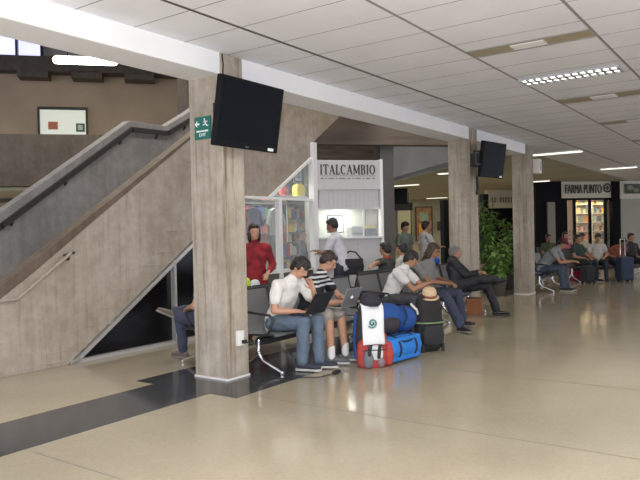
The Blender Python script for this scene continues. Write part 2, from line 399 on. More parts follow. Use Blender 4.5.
area('gift_shop_lamp', (9.2, 7.75, 2.55), 1.6, .4, 22, (1, 1, .95))
# far frame, turned 45 degrees
FA = math.radians(-42); FD = V((math.cos(FA), math.sin(FA), 0)); FN = V((-FD.y, FD.x, 0))   # FN points away from the camera
def fp(px, depth_px, depth, off=0):
    """a point on the frontal plane whose distance at pixel 320 is depth, at pixel column px"""
    P0 = ondepth(320, depth) ; r_ = ray(px, 226); r_.z = 0; den = r_.dot(FN); t_ = (P0-V((0, 0, 0))).dot(FN)/den
    return r_*t_ + FN*off
def fbox(bm, px0, px1, z0, z1, depth, thick, off=0):
    a = fp(px0, 0, depth, off); b_ = fp(px1, 0, depth, off); c = (a+b_)/2 + FN*thick/2
    box(bm, (c.x, c.y, (z0+z1)/2), ((b_-a).length, thick, z1-z0), FA)
def fz(px, py, depth):
    p = fp(px, 0, depth); return zof(px, py, (p-CAMP).dot(CF))
# mezzanine parapet (left), upper brown wall, skylight
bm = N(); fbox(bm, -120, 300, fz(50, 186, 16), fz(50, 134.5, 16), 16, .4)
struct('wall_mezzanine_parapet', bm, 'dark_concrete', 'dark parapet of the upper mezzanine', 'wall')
bm = N(); fbox(bm, -160, 330, 3.0, fz(50, 73, 21), 21, .4)
struct('wall_mezzanine_back', bm, 'brown_wall', 'brown wall of the upper mezzanine', 'wall')
bm = N(); fbox(bm, -160, 330, fz(50, 73, 20.6), fz(50, 58.5, 20.6), 20.4, .5)
for a, c in ((21, 52), (75, 106), (128, 158)): fbox(bm, a, c, fz(50, 79, 20.6), fz(50, 72, 20.6), 20.4, .55)
struct('trim_1', bm, 'dark_concrete', 'dark beam with notches along the top of the brown wall', 'beam')
bm = N(); p = fp(50, 0, 16); b2(bm, (-6, 5.3, 2.70), (-5.9, 5.4, 2.9))
bm.free()
bm = N()
fbox(bm, -160, 300, 2.62, 2.75, 16.4, 5)
struct('ceiling_mezzanine_soffit', bm, 'back_ceiling', 'underside of the mezzanine floor', 'ceiling')
bm = N(); fbox(bm, -160, 300, 0, 2.75, 21.4, .2); struct('wall_back_left', bm, 'cream_wall', 'pale yellowish wall under the mezzanine', 'wall')
bm = N(); fbox(bm, -160, 75, fz(30, 202, 19.5), 2.7, 19.5, .2); struct('trim_2', bm, 'dark_concrete', 'dark lintel under the mezzanine', 'beam')
bm = N(); fbox(bm, 10, 34, fz(30, 188, 18.5), fz(30, 182, 18.5), 18.5, .15); 
tag(fin('hanging_sign', bm, 'dark_metal'), 'dark long sign hanging under the mezzanine left of the stair', 'sign')
for q in (0,):
    t = thing('ceiling_light', 'lit white lamp under the mezzanine at the left edge', 'light', fp(-2, 0, 17)+V((0, 0, fz(0, 173, 17))), FA)
    bm = N(); box(bm, (0, 0, .05), (.6, .2, .05)); fin('housing', bm, 'white_metal', t)
    bm = N(); box(bm, (0, 0, 0), (.56, .16, .05)); fin('lamp', bm, 'lamp_tube_far', t)
area('mezzanine_lamp', fp(20, 0, 18.5)+V((0, 0, 2.55)), 3, 1.5, 18, (1, .95, .75), (0, 0, FA))
bm = N(); fbox(bm, -60, 46, fz(20, 58, 20.4), fz(20, 30, 20.4), 20.9, .05)
o = struct('window_3', bm, mat('sky_glass', (.58, .60, .95), .3, emit=.85), 'bluish daylight window above the mezzanine', 'window')
bm = N()
for px in (-30, 21, 46): fbox(bm, px-1, px+1, fz(20, 58, 20.4), fz(20, 30, 20.4), 20.6, .2)
fin('window_frame', bm, 'dark_metal', o)
bm = N(); fbox(bm, 46.5, 300, fz(20, 58, 20.4), 7.3, 20.9, .3); struct('wall_upper_back', bm, mat('upper_white', (.5, .5, .48), .8), 'pale strip of wall beside the high window', 'wall')
bm = N(); fbox(bm, -160, 300, fz(20, 30, 20.4), 7.4, 20.9, .3); struct('wall_upper_top', bm, 'dark_concrete', 'dark wall over the high window', 'wall')
bm = N(); fbox(bm, 181, 190, 3.4, 7.3, 16.5, .5); struct('column_4', bm, 'dark_concrete', 'dark pillar of the mezzanine seen above the stair', 'column')
# lit doorway panel with posters on the brown wall
p = fp(66, 0, 20.9)
t = thing('noticeboard', 'pale lit panel with two small notices on the brown upper wall', 'noticeboard', (p.x, p.y, fz(64, 122, 20.9)), FA)
hw = (fp(88, 0, 20.9)-fp(40, 0, 20.9)).length/2; hh = (fz(64, 108, 20.9)-fz(64, 134, 20.9))/2
bm = N(); box(bm, (0, 0, 0), (2*hw, .04, 2*hh)); fin('panel', bm, 'lit_panel', t)
bm = N()
for s_ in (-1, 1): box(bm, (s_*hw, -.02, 0), (.06, .08, 2*hh+.06))
box(bm, (0, -.02, hh), (2*hw, .08, .08)); fin('frame', bm, 'dark_metal', t)
bm = N(); box(bm, (-hw*.42, -.03, -.12), (.26, .02, .22)); fin('notice', bm, C(.55, .2, .12), t)
bm = N(); box(bm, (hw*.72, -.03, -.17), (.24, .02, .24)); f_ = fin('notice', bm, C(.06, .14, .1), t)
bm = N(); box(bm, (hw*.72, -.045, -.17), (.14, .02, .15)); fin('print', bm, C(.6, .68, .6), f_)
# long bright lamp hanging in the void
dz = 13.2; p = fp(90, 0, dz)
t = thing('hanging_lamp', 'long bright fluorescent lamp hanging above the stairwell', 'lamp', (p.x, p.y, fz(90, 61.5, dz)), FA)
hw = (fp(120, 0, dz)-fp(60, 0, dz)).length/2
bm = N(); box(bm, (0, .03, .05), (2*hw, .16, .05)); fin('housing', bm, 'white_metal', t, bevel=.01)
bm = N(); tube(bm, [(-hw+.03, 0, 0), (hw-.03, 0, 0)], (.075, .075), seg=12); fin('tube', bm, mat('lamp_bright', (1, .96, .82), .4, emit=9), t, True)
bm = N(); tube(bm, [(-hw*.6, .03, .07), (-hw*.6, .03, 7.4-fz(90, 61.5, dz)-.01)], .01, seg=6); tube(bm, [(hw*.6, .03, .07), (hw*.6, .03, 7.4-fz(90, 61.5, dz)-.01)], .01, seg=6); fin('suspension', bm, 'dark_metal', t)
# dark slab and boarded wall behind the booth
bm = N(); fbox(bm, 290, 520, fz(400, 145, 14.6), 7.3, 14.6, .3)
struct('wall_slab_front', bm, mat('slab_brown', (.26, .21, .175), .8, noise_amt=.25, scale=1.5, stretch=(.5, .5, 5)), 'dark brown concrete slab edge above the exchange booth', 'wall')
bm = N(); fbox(bm, 305, 382, 0, fz(350, 145, 15)+.05, 15.2, .2); struct('wall_boarded', bm, 'brown_board', 'brown boarded wall over the exchange booth', 'wall')
bm = N(); fbox(bm, 381.5, 395, 0, fz(388, 145, 15)+.05, 14.7, .5); struct('column_5', bm, 'grey_wall', 'dark grey pillar to the right of the exchange booth', 'column')

# ------------------------------------------------------------------ far shops
def far_wall(name, px0, px1, z0, z1, depth, thick, m, label, cat='wall'):
    bm = N(); fbox(bm, px0, px1, z0, z1, depth, thick); return struct(name, bm, m, label, cat)
far_wall('wall_back', 380, 760, 0, 3.44, 44, .3, 'cream_wall', 'yellowish back wall of the shop arcade')
far_wall('wall_back_far_left', 395, 470, 0, 3.44, 41.5, .2, 'cream_wall', 'cream shopfront wall between the concrete pillar and second column')
far_wall('wall_shop_dark', 536, 562, 0, 3.44, 25.4, .3, 'black_paint', 'black shopfront beside the pharmacy')
DS = 25.6
o = far_wall('wall_pharmacy_sign', 562, 615, fz(588, 198, DS), 3.44, DS, .3, 'far_sign', 'cream fascia over the pharmacy windows')
far_wall('wall_pharmacy_pier', 562, 566.5, 0, fz(588, 198, DS), DS, .3, 'black_paint', 'black pier left of the pharmacy windows')
far_wall('wall_pharmacy_post', 613, 621, 0, 3.44, DS-.1, .4, 'black_paint', 'black post between pharmacy and pale shutter shop')
far_wall('wall_shutter', 621, 700, 0, fz(630, 199, DS), DS, .2, mat('shutter', (.42, .43, .34), .6), 'pale closed shutter at the right edge')
far_wall('wall_shutter_sign', 621, 700, fz(630, 199, DS), 3.44, DS-.15, .3, 'far_sign', 'cream fascia above the pale shutter')
far_wall('wall_pharmacy_back', 560, 620, 0, 3.4, DS+2.0, .1, 'warm_shop', 'warm lit back wall inside the pharmacy')
p = fp(590, 0, DS+1); area('pharmacy_lamp', (p.x, p.y, 2.6), 3.0, .8, 30, (1, .72, .36), (0, 0, FA))
zt = fz(588, 198, DS)
bm = N(); fbox(bm, 566.5, 613, .5, zt, DS+.12, .02)
o = struct('window_4', bm, 'clear_glass', 'pharmacy shop window with black frames', 'window')
bm = N()
for px in (566.8, 575.5, 591, 606.5, 612.5): fbox(bm, px-.7, px+.7, 0, zt, DS+.02, .15)
fbox(bm, 566, 613, zt-.08, zt, DS+.02, .15); fbox(bm, 566, 613, 0, .5, DS+.02, .15)
fin('window_frame', bm, 'black_paint', o)
bm = N(); fbox(bm, 548, 555.5, 0, fz(550, 202, 25.2), 25.3, .08)
struct('door_1', bm, mat('pale_door', (.22, .21, .17), .4), 'pale grey glass door in the black shopfront', 'door')
def fsign(px0, px1, pyt, pyb, depth, s, m, name, label, parent=None):
    a = fp(px0, 0, depth); b_ = fp(px1, 0, depth); h = fz(px0, pyt, depth)-fz(px0, pyb, depth)
    c = (a+b_)/2; zc_ = (fz((px0+px1)/2, pyt, depth)+fz((px0+px1)/2, pyb, depth))/2
    t_ = thing(name, label, 'sign', (c.x, c.y, zc_), FA)
    o_ = text_mesh('lettering', s, 1.0, m, t_, Matrix.Identity(4), .02)
    xs = [v.co.x for v in o_.data.vertices]; ys = [v.co.y for v in o_.data.vertices]
    sx = (b_-a).length/(max(xs)-min(xs)); sy = h/(max(ys)-min(ys)); cx = (max(xs)+min(xs))/2; cy = (max(ys)+min(ys))/2
    for v in o_.data.vertices:
        x, y, z = v.co; v.co = ((x-cx)*sx, -z-.01, (y-cy)*sy)
    return t_
fsign(566, 602, 184.5, 193.5, DS-.03, 'FARMA PUNTO', 'ink', 'pharmacy_lettering', 'dark capital letters on the cream pharmacy fascia')
p = fp(608, 0, DS-.03); t = thing('pharmacy_emblem', 'small round dark emblem at the end of the pharmacy lettering', 'sign', (p.x, p.y, fz(608, 188, DS)), FA)
bm = N(); 
for k in range(20):
    a = 2*PI*k/20; box(bm, (.17*math.cos(a), -.01, .17*math.sin(a)), (.06, .03, .06))
fin('ring', bm, 'ink', t); bm = N(); box(bm, (0, -.01, 0), (.05, .03, .2)); box(bm, (0, -.01, 0), (.18, .03, .05)); fin('cross', bm, 'ink', t)
p = fp(633, 0, DS-.2)
t = thing('shop_logo_panel', 'dark greenish picture panel on the fascia above the pale shutter', 'sign', (p.x, p.y, fz(633, 189, DS)), FA)
bm = N(); box(bm, (0, 0, 0), (.75, .04, .42)); fin('panel', bm, C(.10, .13, .09, n=.5), t)
bm = N(); ell(bm, (-.12, -.02, .04), (.16, .02, .11)); ell(bm, (.17, -.02, -.06), (.14, .02, .09)); fin('print', bm, C(.32, .30, .2), t)
# shelves and goods seen in the pharmacy
CN = {}
def shelf_goods(name, root_label, loc, rz, wdt, levels, cols, per, bh, grp, glabel, m='white_metal'):
    lv = ['lowest', 'second', 'third', 'fourth', 'fifth', 'sixth', 'seventh']
    cols = [(c if isinstance(c, tuple) else (c, '')) for c in cols]
    t_ = thing(name, root_label, 'shelf unit', loc, rz)
    bm_ = N()
    for s_ in (-1, 1):
        if name == 'display_stand': box(bm_, (s_*wdt/2, .02, levels[-1]/2), (.03, .03, levels[-1])); box(bm_, (s_*wdt/2, .28, levels[-1]/2), (.03, .03, levels[-1]))
        else: box(bm_, (s_*wdt/2, .15, levels[-1]/2+.15), (.03, .3, levels[-1]+.3))
    fin('side_panel', bm_, m, t_)
    for z in levels:
        bm_ = N(); box(bm_, (0, .15, z), (wdt-.03, .3, .025)); fin('shelf', bm_, m, t_)
    R_ = Matrix.Rotation(rz, 3, 'Z'); protos = []
    for c, cn in cols:
        bm_ = N(); box(bm_, (0, 0, bh/2), (wdt/per*.82, .14, bh)); box(bm_, (0, -.001, bh*.55), (wdt/per*.5, .142, bh*.3)); o_ = fin('product_box', bm_, c); protos.append(o_)
        tag(o_, glabel, 'box', grp)
    used = set()
    for li, z in enumerate(levels[:-1]):
        for k in range(per):
            i = random.randrange(len(protos)); p_ = V(loc)+R_ @ V(((k+.5)/per*wdt*.94-wdt*.47, .14, z+.0125))
            if i in used: o_ = protos[i].copy(); COL.objects.link(o_)
            else: o_ = protos[i]; used.add(i)
            o_.location = p_; o_.rotation_euler = (0, 0, rz); s_ = random.uniform(.6, 1.05); o_.scale = (1, 1, s_)
            cn = cols[i][1]; od = ['leftmost', 'second from left', 'third from left', 'fourth from left', 'fifth from left', 'sixth from left', 'seventh from left', 'eighth from left', 'ninth from left', 'tenth from left', 'eleventh from left'][k]
            o_['label'] = '%s carton, %s, %s level from top, %s' % (cn, od, lv[len(levels)-2-li] if li < len(levels)-2 else 'first', glabel); o_['group'] = grp
    for i, o_ in enumerate(protos):
        if i not in used: bpy.data.objects.remove(o_)
    return t_
for i, (px0, px1) in enumerate(((576, 590), (592, 606))):
    p = fp((px0+px1)/2, 0, DS+1.3); wd = (fp(px1, 0, DS)-fp(px0, 0, DS)).length
    shelf_goods('display_shelf', ['display shelf of orange and cream boxes behind the second pharmacy pane', 'display shelf of mixed boxes behind the wide third pharmacy pane'][i], (p.x, p.y, 0), FA, wd,
                (.9, 1.3, 1.7, 2.1, 2.5, 2.9), [(C(.75, .3, .06), 'orange'), (C(.8, .7, .45), 'cream'), (C(.85, .55, .15), 'amber'), (C(.5, .12, .06), 'dark red'), (C(.2, .35, .4), 'teal')] if i == 0 else [(C(.3, .5, .55), 'blue-grey'), (C(.8, .75, .6), 'cream'), (C(.1, .1, .12), 'black'), (C(.85, .5, .1), 'orange'), (C(.4, .6, .6), 'pale teal')],
                5, .3, ['boxes on the left pharmacy shelf', 'boxes on the right pharmacy shelf'][i], ['second pharmacy pane', 'third pharmacy pane'][i])
p = fp(571, 0, DS+.6); t = thing('poster_stand', 'tall orange poster with red print in the first pharmacy pane', 'poster', (p.x, p.y, 0), FA)
bm = N(); box(bm, (0, 0, 1.6), (.32, .03, 2.7)); fin('panel', bm, C(.75, .42, .2), t)
bm = N()
for z in (1.0, 1.15, 1.3): 
    for x in (-.08, .08): box(bm, (x, -.02, z), (.09, .02, .09))
fin('print', bm, C(.6, .05, .04), t); bm = N(); box(bm, (0, .05, .12), (.36, .3, .24)); fin('base', bm, 'white_metal', t)
# shopfronts between second and third column, and left of the second column
far_wall('wall_sign_mid', 488, 520, fz(500, 208, 31), fz(500, 189, 31), 31, .3, 'far_sign', 'cream fascia with faint lettering between second and third columns')
p = fp(503.5, 0, 30.9); t = thing('shop_lettering', 'faint grey lettering on the fascia between the second and third columns', 'sign', (p.x, p.y, fz(503, 200, 30.9)), FA)
bm = N()
for k_ in (-4, -3, -1, 0, 1, 2, 3, 4):
    box(bm, (k_*.15, -.02, 0), (.05, .02, .26)); box(bm, (k_*.15+.04, -.02, .10 if k_ % 2 else -.10), (.05, .02, .05))
fin('lettering', bm, C(.2, .18, .13), t)
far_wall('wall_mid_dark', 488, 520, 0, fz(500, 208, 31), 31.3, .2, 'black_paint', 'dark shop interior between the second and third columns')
far_wall('wall_dark_post', 484, 489, 0, fz(486, 194, 27), 27, .4, 'black_paint', 'dark post seen over the potted plants')
far_wall('wall_dark_post_left', 444, 449, 0, fz(446, 200, 27), 27, .4, 'black_paint', 'dark post left of the second column')
# posters and panels left of column 2
def panel(name, label, px0, px1, py0, py1, depth, m, cat='poster', thick=.05):
    a = fp(px0, 0, depth); b_ = fp(px1, 0, depth); z1, z0 = fz((px0+px1)/2, py0, depth), fz((px0+px1)/2, py1, depth); c = (a+b_)/2
    t_ = thing(name, label, cat, (c.x, c.y, (z0+z1)/2), FA)
    bm_ = N(); box(bm_, (0, 0, 0), ((b_-a).length, thick, z1-z0)); fin('panel', bm_, m, t_, bevel=.005)
    bm_ = N(); wv, hv = (b_-a).length, z1-z0
    for s_ in (-1, 1): box(bm_, (s_*wv/2, -.01, 0), (.05, thick+.04, hv+.05)); box(bm_, (0, -.01, s_*hv/2), (wv, thick+.04, .05))
    fin('frame', bm_, 'dark_metal', t_); return t_, wv, hv
panel('wall_poster', 'pale cream wall poster behind the dark-haired standing person', 397, 411, 210, 246, 41.2, C(.55, .5, .36))
t, wv, hv = panel('wall_poster', 'orange and green wall poster behind the standing person in white', 416, 432, 207, 240, 41.2, C(.40, .22, .12, n=.6, s=3))
bm = N(); box(bm, (0, -.04, hv*.2), (wv*.5, .03, hv*.25)); fin('print', bm, C(.3, .4, .3), t)
bm = N(); box(bm, (-.15, -.04, -hv*.15), (wv*.4, .03, hv*.3)); fin('print', bm, C(.75, .36, .05), t)
t, wv, hv = panel('hanging_sign', 'dark wide sign hanging over the cream poster', 392, 412, 203, 210, 33, 'dark_metal', 'sign', .15)
bm = N()
for s_ in (-1, 1): b2(bm, (s_*wv*.35-.02, -.02, hv/2), (s_*wv*.35+.02, .02, ZC-t.location.z))
fin('suspension', bm, 'dark_metal', t)
panel('wall_panel', 'small dark panel on the cream wall by the second column', 438, 443, 222, 230, 41.2, C(.1, .08, .05), 'panel')
p = ondepth(401, 30.2); t = thing('television', 'small black television hanging far behind the grey pillar', 'television', (p.x, p.y, zof(401, 195, 30.2)), FA-.4)
bm = N(); box(bm, (0, 0, 0), (.66, .08, .84)); fin('casing', bm, 'tv_plastic', t, bevel=.01)
bm = N(); box(bm, (0, -.045, 0), (.6, .01, .76)); fin('screen', bm, 'tv_screen', t)
bm = N(); tube(bm, [(0, .05, .3), (0, .05, ZC-zof(401, 195, 30.2)-.029)], .03, seg=8); fin('mount', bm, 'dark_metal', t)

# ------------------------------------------------------------------ ceiling fittings
def vent(x0, x1, y0, y1, label, deep=.0):
    t_ = thing('ceiling_vent', label, 'vent', ((x0+x1)/2, (y0+y1)/2, ZC), 0)
    hx, hy = (x1-x0)/2, (y1-y0)/2
    bm_ = N(); box(bm_, (0, 0, -.003), (2*hx, 2*hy, .006)); fin('backing', bm_, 'vent_recess', t_)
    bm_ = N()
    for s_ in (-1, 1): box(bm_, (s_*hx, 0, -.006), (.02, 2*hy, .014))
    fin('frame', bm_, 'ceiling_seam', t_)
    bm_ = N()
    for k in range(4): box(bm_, (-hx*.5+k*hx*.33, 0, -.013), (hx*.2, hy*.55, .012))
    fin('grille', bm_, 'vent_white', t_)
vent(6.70, 6.98, 1.51, 2.75, 'tan slot vent with pale grille nearest the camera in the ceiling')
vent(10.12, 10.5, 1.51, 2.75, 'tan slot vent beyond the lit louvred ceiling light')
vent(12.9, 13.2, 1.51, 2.75, 'tan slot vent before the far end of the ceiling')
vent(16.1, 16.4, 1.51, 2.75, 'farthest tan slot vent in the ceiling')
t = thing('ceiling_light', 'lit louvred fluorescent ceiling light with two rows of bright cells', 'light', (8.56, 2.16, ZC))
hx, hy = .18, .58
bm = N(); box(bm, (0, 0, -.004), (2*hx, 2*hy, .006)); fin('backing', bm, 'lamp_louvre', t)
for s_ in (-1, 1):
    bm = N(); tube(bm, [(s_*.085, -hy+.03, -.018), (s_*.085, hy-.03, -.018)], .010, seg=8); fin('tube', bm, 'lamp_tube', t, True)
bm = N()
for k in range(14): box(bm, (0, -hy+k*2*hy/13, -.018), (2*hx, .030, .024))
for s_ in (-1, 0, 1): box(bm, (s_*hx, 0, -.018), (.014 if s_ else .05, 2*hy, .024))
fin('louvre', bm, 'lamp_louvre', t)
def tubelight(x, y, ln, label, rz=PI/2, w_=.28):
    t_ = thing('ceiling_light', label, 'light', (x, y, ZC), rz)
    bm_ = N(); box(bm_, (0, 0, -.015), (ln, w_, .03)); fin('housing', bm_, 'white_metal', t_)
    bm_ = N(); box(bm_, (0, 0, -.04), (ln-.04, w_-.06, .02)); fin('diffuser', bm_, 'lamp_tube_far', t_, bevel=.005)
tubelight(17.2, 4.7, 1.25, 'long lit ceiling light just past the third column')
tubelight(23.3, 4.4, 1.1, 'lit ceiling light in front of the pharmacy sign')
p = at(541, 180.5, 2, ZC); tubelight(p.x, p.y, .7, 'short lit ceiling light just right of the third column, far back')
tubelight(24.7, 13.0, 1.3, 'lit ceiling light over the cream poster')
tubelight(36.4, 17.0, 1.3, 'lit ceiling light near the dark post left of the second column')
p = at(446.5, 172.5, 2, ZC); tubelight(p.x, p.y, .6, 'lit ceiling light touching the second column at the ceiling edge')

# ------------------------------------------------------------------ things on the columns
def television(loc, rz, tilt, wdt, h, label, yoff):
    t_ = thing('television', label, 'television', loc, rz)
    R_ = Matrix.Rotation(tilt, 3, 'X')
    bm_ = N(); box(bm_, (0, 0, 0), (wdt, .07, h), R_); fin('casing', bm_, 'tv_plastic', t_, bevel=.012)
    bm_ = N(); box(bm_, R_ @ V((0, -.037, .02)), (wdt-.07, .004, h-.10), R_); fin('screen', bm_, 'tv_screen', t_)
    bm_ = N(); box(bm_, R_ @ V((wdt*.37, -.038, -h/2+.03)), (.09, .005, .03), R_); fin('sticker', bm_, 'sign_white', t_)
    bm_ = N(); box(bm_, R_ @ V((-.02, -.038, -h/2+.025)), (.05, .004, .012), R_); fin('badge', bm_, C(.12, .12, .13), t_)
    bm_ = N(); b2(bm_, (-.3, .04, -.12), (-.08, yoff, .12)); fin('mount', bm_, 'dark_metal', t_)
    return t_
tv1 = television((5.22, 4.55, 2.775), 0, math.radians(10), .98, .70, 'large black television on the nearest concrete column', .225)
t = tv1
bm = N(); tube(bm, [(-.14, .222, .2), (-.145, .222, .42), (-.135, .222, .55), (-.15, .222, .645)], .008, seg=6); fin('cable', bm, 'rubber', t)
tv2 = television((11.98, 4.45, 2.82), math.radians(-8), math.radians(8), .86, .66, 'black television on the second concrete column', .30)
bm = N(); b2(bm, (-.62, .0, -.12), (-.58, .03, .14)); b2(bm, (-.62, 0, .11), (-.40, .03, .14)); b2(bm, (-.62, 0, -.12), (-.40, .03, -.09)); fin('bracket', bm, 'dark_metal', tv2)
bm = N(); tube(bm, [(-.05, .3, -.3), (-.03, .3, -.5), (-.06, .3, -.62)], .02, seg=6); fin('cable', bm, 'rubber', tv2)
bm = N(); b2(bm, (-.25, .27, .3), (-.2, .32, .6)); fin('conduit', bm, C(.45, .38, .28), tv2)
# exit sign on the left face of the first column (x = 5.05)
a = at(195, 118, 0, 5.04); c = at(211.5, 138, 0, 5.04)
yc, zc, wd, hg = (a.y+c.y)/2, (a.z+c.z)/2, abs(a.y-c.y), abs(a.z-c.z)
t = thing('exit_sign', 'green and white exit sign with arrow and running figure on the nearest column', 'sign', (5.035, yc, zc), -PI/2)
bm = N(); box(bm, (0, 0, 0), (wd, .012, hg)); fin('plate', bm, 'green_sign', t, bevel=.002)
bm = N(); k = wd/.30
for q in ((-.10, .055), ):
    prism(bm, [(x*k+q[0]*k, z*k+q[1]*k) for x, z in ((-.04, 0), (0, .04), (.015, .04), (-.01, .014), (.045, .014), (.045, -.014), (-.01, -.014), (.015, -.04), (0, -.04))], 1, -.0085, -.005)
fin('arrow', bm, 'sign_white', t)
bm = N()
def seg2(bm_, x0, z0, x1, z1, w_):
    dx, dz_ = x1-x0, z1-z0; l = math.hypot(dx, dz_); nx, nz_ = -dz_/l*w_/2, dx/l*w_/2
    prism(bm_, [((x0+nx)*k, (z0+nz_)*k), ((x1+nx)*k, (z1+nz_)*k), ((x1-nx)*k, (z1-nz_)*k), ((x0-nx)*k, (z0-nz_)*k)], 1, -.0085, -.005)
for s_ in ((.045, .095, .06, .05, .03), (.06, .055, .03, .035, .014), (.03, .035, .01, .04, .012), (.06, .055, .085, .02, .015), (.085, .02, .11, .025, .012), (.045, .085, .02, .07, .01), (.045, .085, .08, .07, .01), (.08, .07, .095, .085, .01), (.03, .112, .05, .112, .022)): seg2(bm, *s_)
fin('running_figure', bm, 'sign_white', t)
bm = N()
for a_, c_ in ((-.11, -.05), (-.04, -.015), (-.005, .03), (.04, .105)): b2(bm, (a_*k, -.0085, -.055*k), (c_*k, -.005, -.033*k))
fin('small_lettering', bm, 'sign_white', t)
text_mesh('lettering', 'EXIT', .062*k, 'sign_white', t, Matrix.Translation((0, -.008, -.115*k)) @ Matrix.Rotation(PI/2, 4, 'X'))
# power outlet
p = at(238.5, 338, 1, YB-.012)
t = thing('power_outlet', 'white double power outlet with a black plug on the nearest column', 'outlet', (p.x, YB-.012, p.z))
bm = N(); b2(bm, (-.045, -.045, -.08), (.045, 0, .08)); fin('cover', bm, 'white_plastic', t, bevel=.006)
bm = N(); b2(bm, (.0, -.085, -.055), (.045, -.045, -.02)); tube(bm, [(.03, -.08, -.04), (.08, -.09, -.06), (.13, -.06, -.05)], .006, seg=6); fin('plug', bm, 'rubber', t)
p = at(536, 166, 1, 4.75); t = thing('loudspeaker', 'small white wall loudspeaker on the third column', 'loudspeaker', (15.55, 4.76, p.z))
bm = N(); b2(bm, (-.045, -.14, -.19), (.13, .04, .16)); fin('casing', bm, 'white_plastic', t, bevel=.03)
bm = N(); b2(bm, (-.03, -.145, -.12), (.11, -.139, .1)); fin('grille', bm, C(.5, .5, .48), t)

# ------------------------------------------------------------------ exchange booth
BA = math.radians(-40); P0 = V((10.02, 7.10, 0)); BD = V((math.cos(BA), math.sin(BA), 0))
# half-width from pixels 315..380
r_ = ray(380.5, 226); r_.z = 0; n_ = V((-BD.y, BD.x, 0)); P1 = r_*(P0.dot(n_)/r_.dot(n_)); BW = (P1-P0).length
dep = (P0-CAMP).dot(CF)
def bz(py): return zof(345, py, (P0+BD*BW/2-V((0, 0, 0))).dot(V((CF.x, CF.y, 0))))
t = thing('exchange_booth', 'white money exchange booth with lettered sign beside the gift shop', 'booth', (P0.x, P0.y, 0), BA)
z1, z2, z3, z4 = bz(160.5), bz(190), bz(208), bz(239)
bm = N(); b2(bm, (0, -.03, z2), (BW, .12, z1)); fin('sign_fascia', bm, 'booth_white', t, bevel=.01)
bm = N(); b2(bm, (.03, 0, z3), (BW-.03, .05, z2))
for k_ in range(14): b2(bm, (.06+k_*(BW-.12)/13-.012, -.015, z3), (.06+k_*(BW-.12)/13+.012, 0, z2))
fin('shutter', bm, 'booth_white', t)
bm = N(); b2(bm, (.0, 0, 0), (BW, .06, z4)); b2(bm, (0, -.012, z4*.42), (BW, 0, z4*.42+.02))
for x in (.24, .62, .95): b2(bm, (x*BW, -.012, 0), (x*BW+.015, 0, z4))
fin('counter_wall', bm, 'booth_white', t)
bm = N(); b2(bm, (-.02, -.08, z4), (BW+.02, .35, z4+.04)); fin('counter_top', bm, 'aluminium', t, bevel=.005)
bm = N(); b2(bm, (-.06, -.05, 0), (.0, .12, z1+.02)); fin('post', bm, 'white_metal', t)
bm = N(); b2(bm, (BW, -.05, 0), (BW+.05, .12, z1+.02)); fin('post', bm, 'white_metal', t)
bm = N(); b2(bm, (.72*BW, -.01, z4), (.72*BW+.02, .04, z3)); b2(bm, (0, -.01, z3-.03), (BW, .05, z3)); fin('window_frame', bm, 'aluminium', t)
bm = N(); b2(bm, (0, .02, z4+.04), (BW, .026, z3-.03)); fin('pane', bm, 'clear_glass', t)
bm = N(); b2(bm, (0, .85, 0), (BW, .9, z1)); b2(bm, (-.03, .12, 0), (0, .9, z1)); fin('back_wall', bm, 'white_shop_wall', t)
bm = N(); b2(bm, (0, .12, z3+.1), (BW, .9, z3+.15)); fin('ceiling_panel', bm, 'booth_white', t)
bm = N(); b2(bm, (BW-.02, .12, 0), (BW+.03, .9, z1)); fin('side_wall', bm, 'grey_wall', t)
bl = P0+BD*BW/2+V((-BD.y, BD.x, 0))*.5; area('booth_lamp', (bl.x, bl.y, z3+.05), .5, .4, 9, (1, 1, .92))
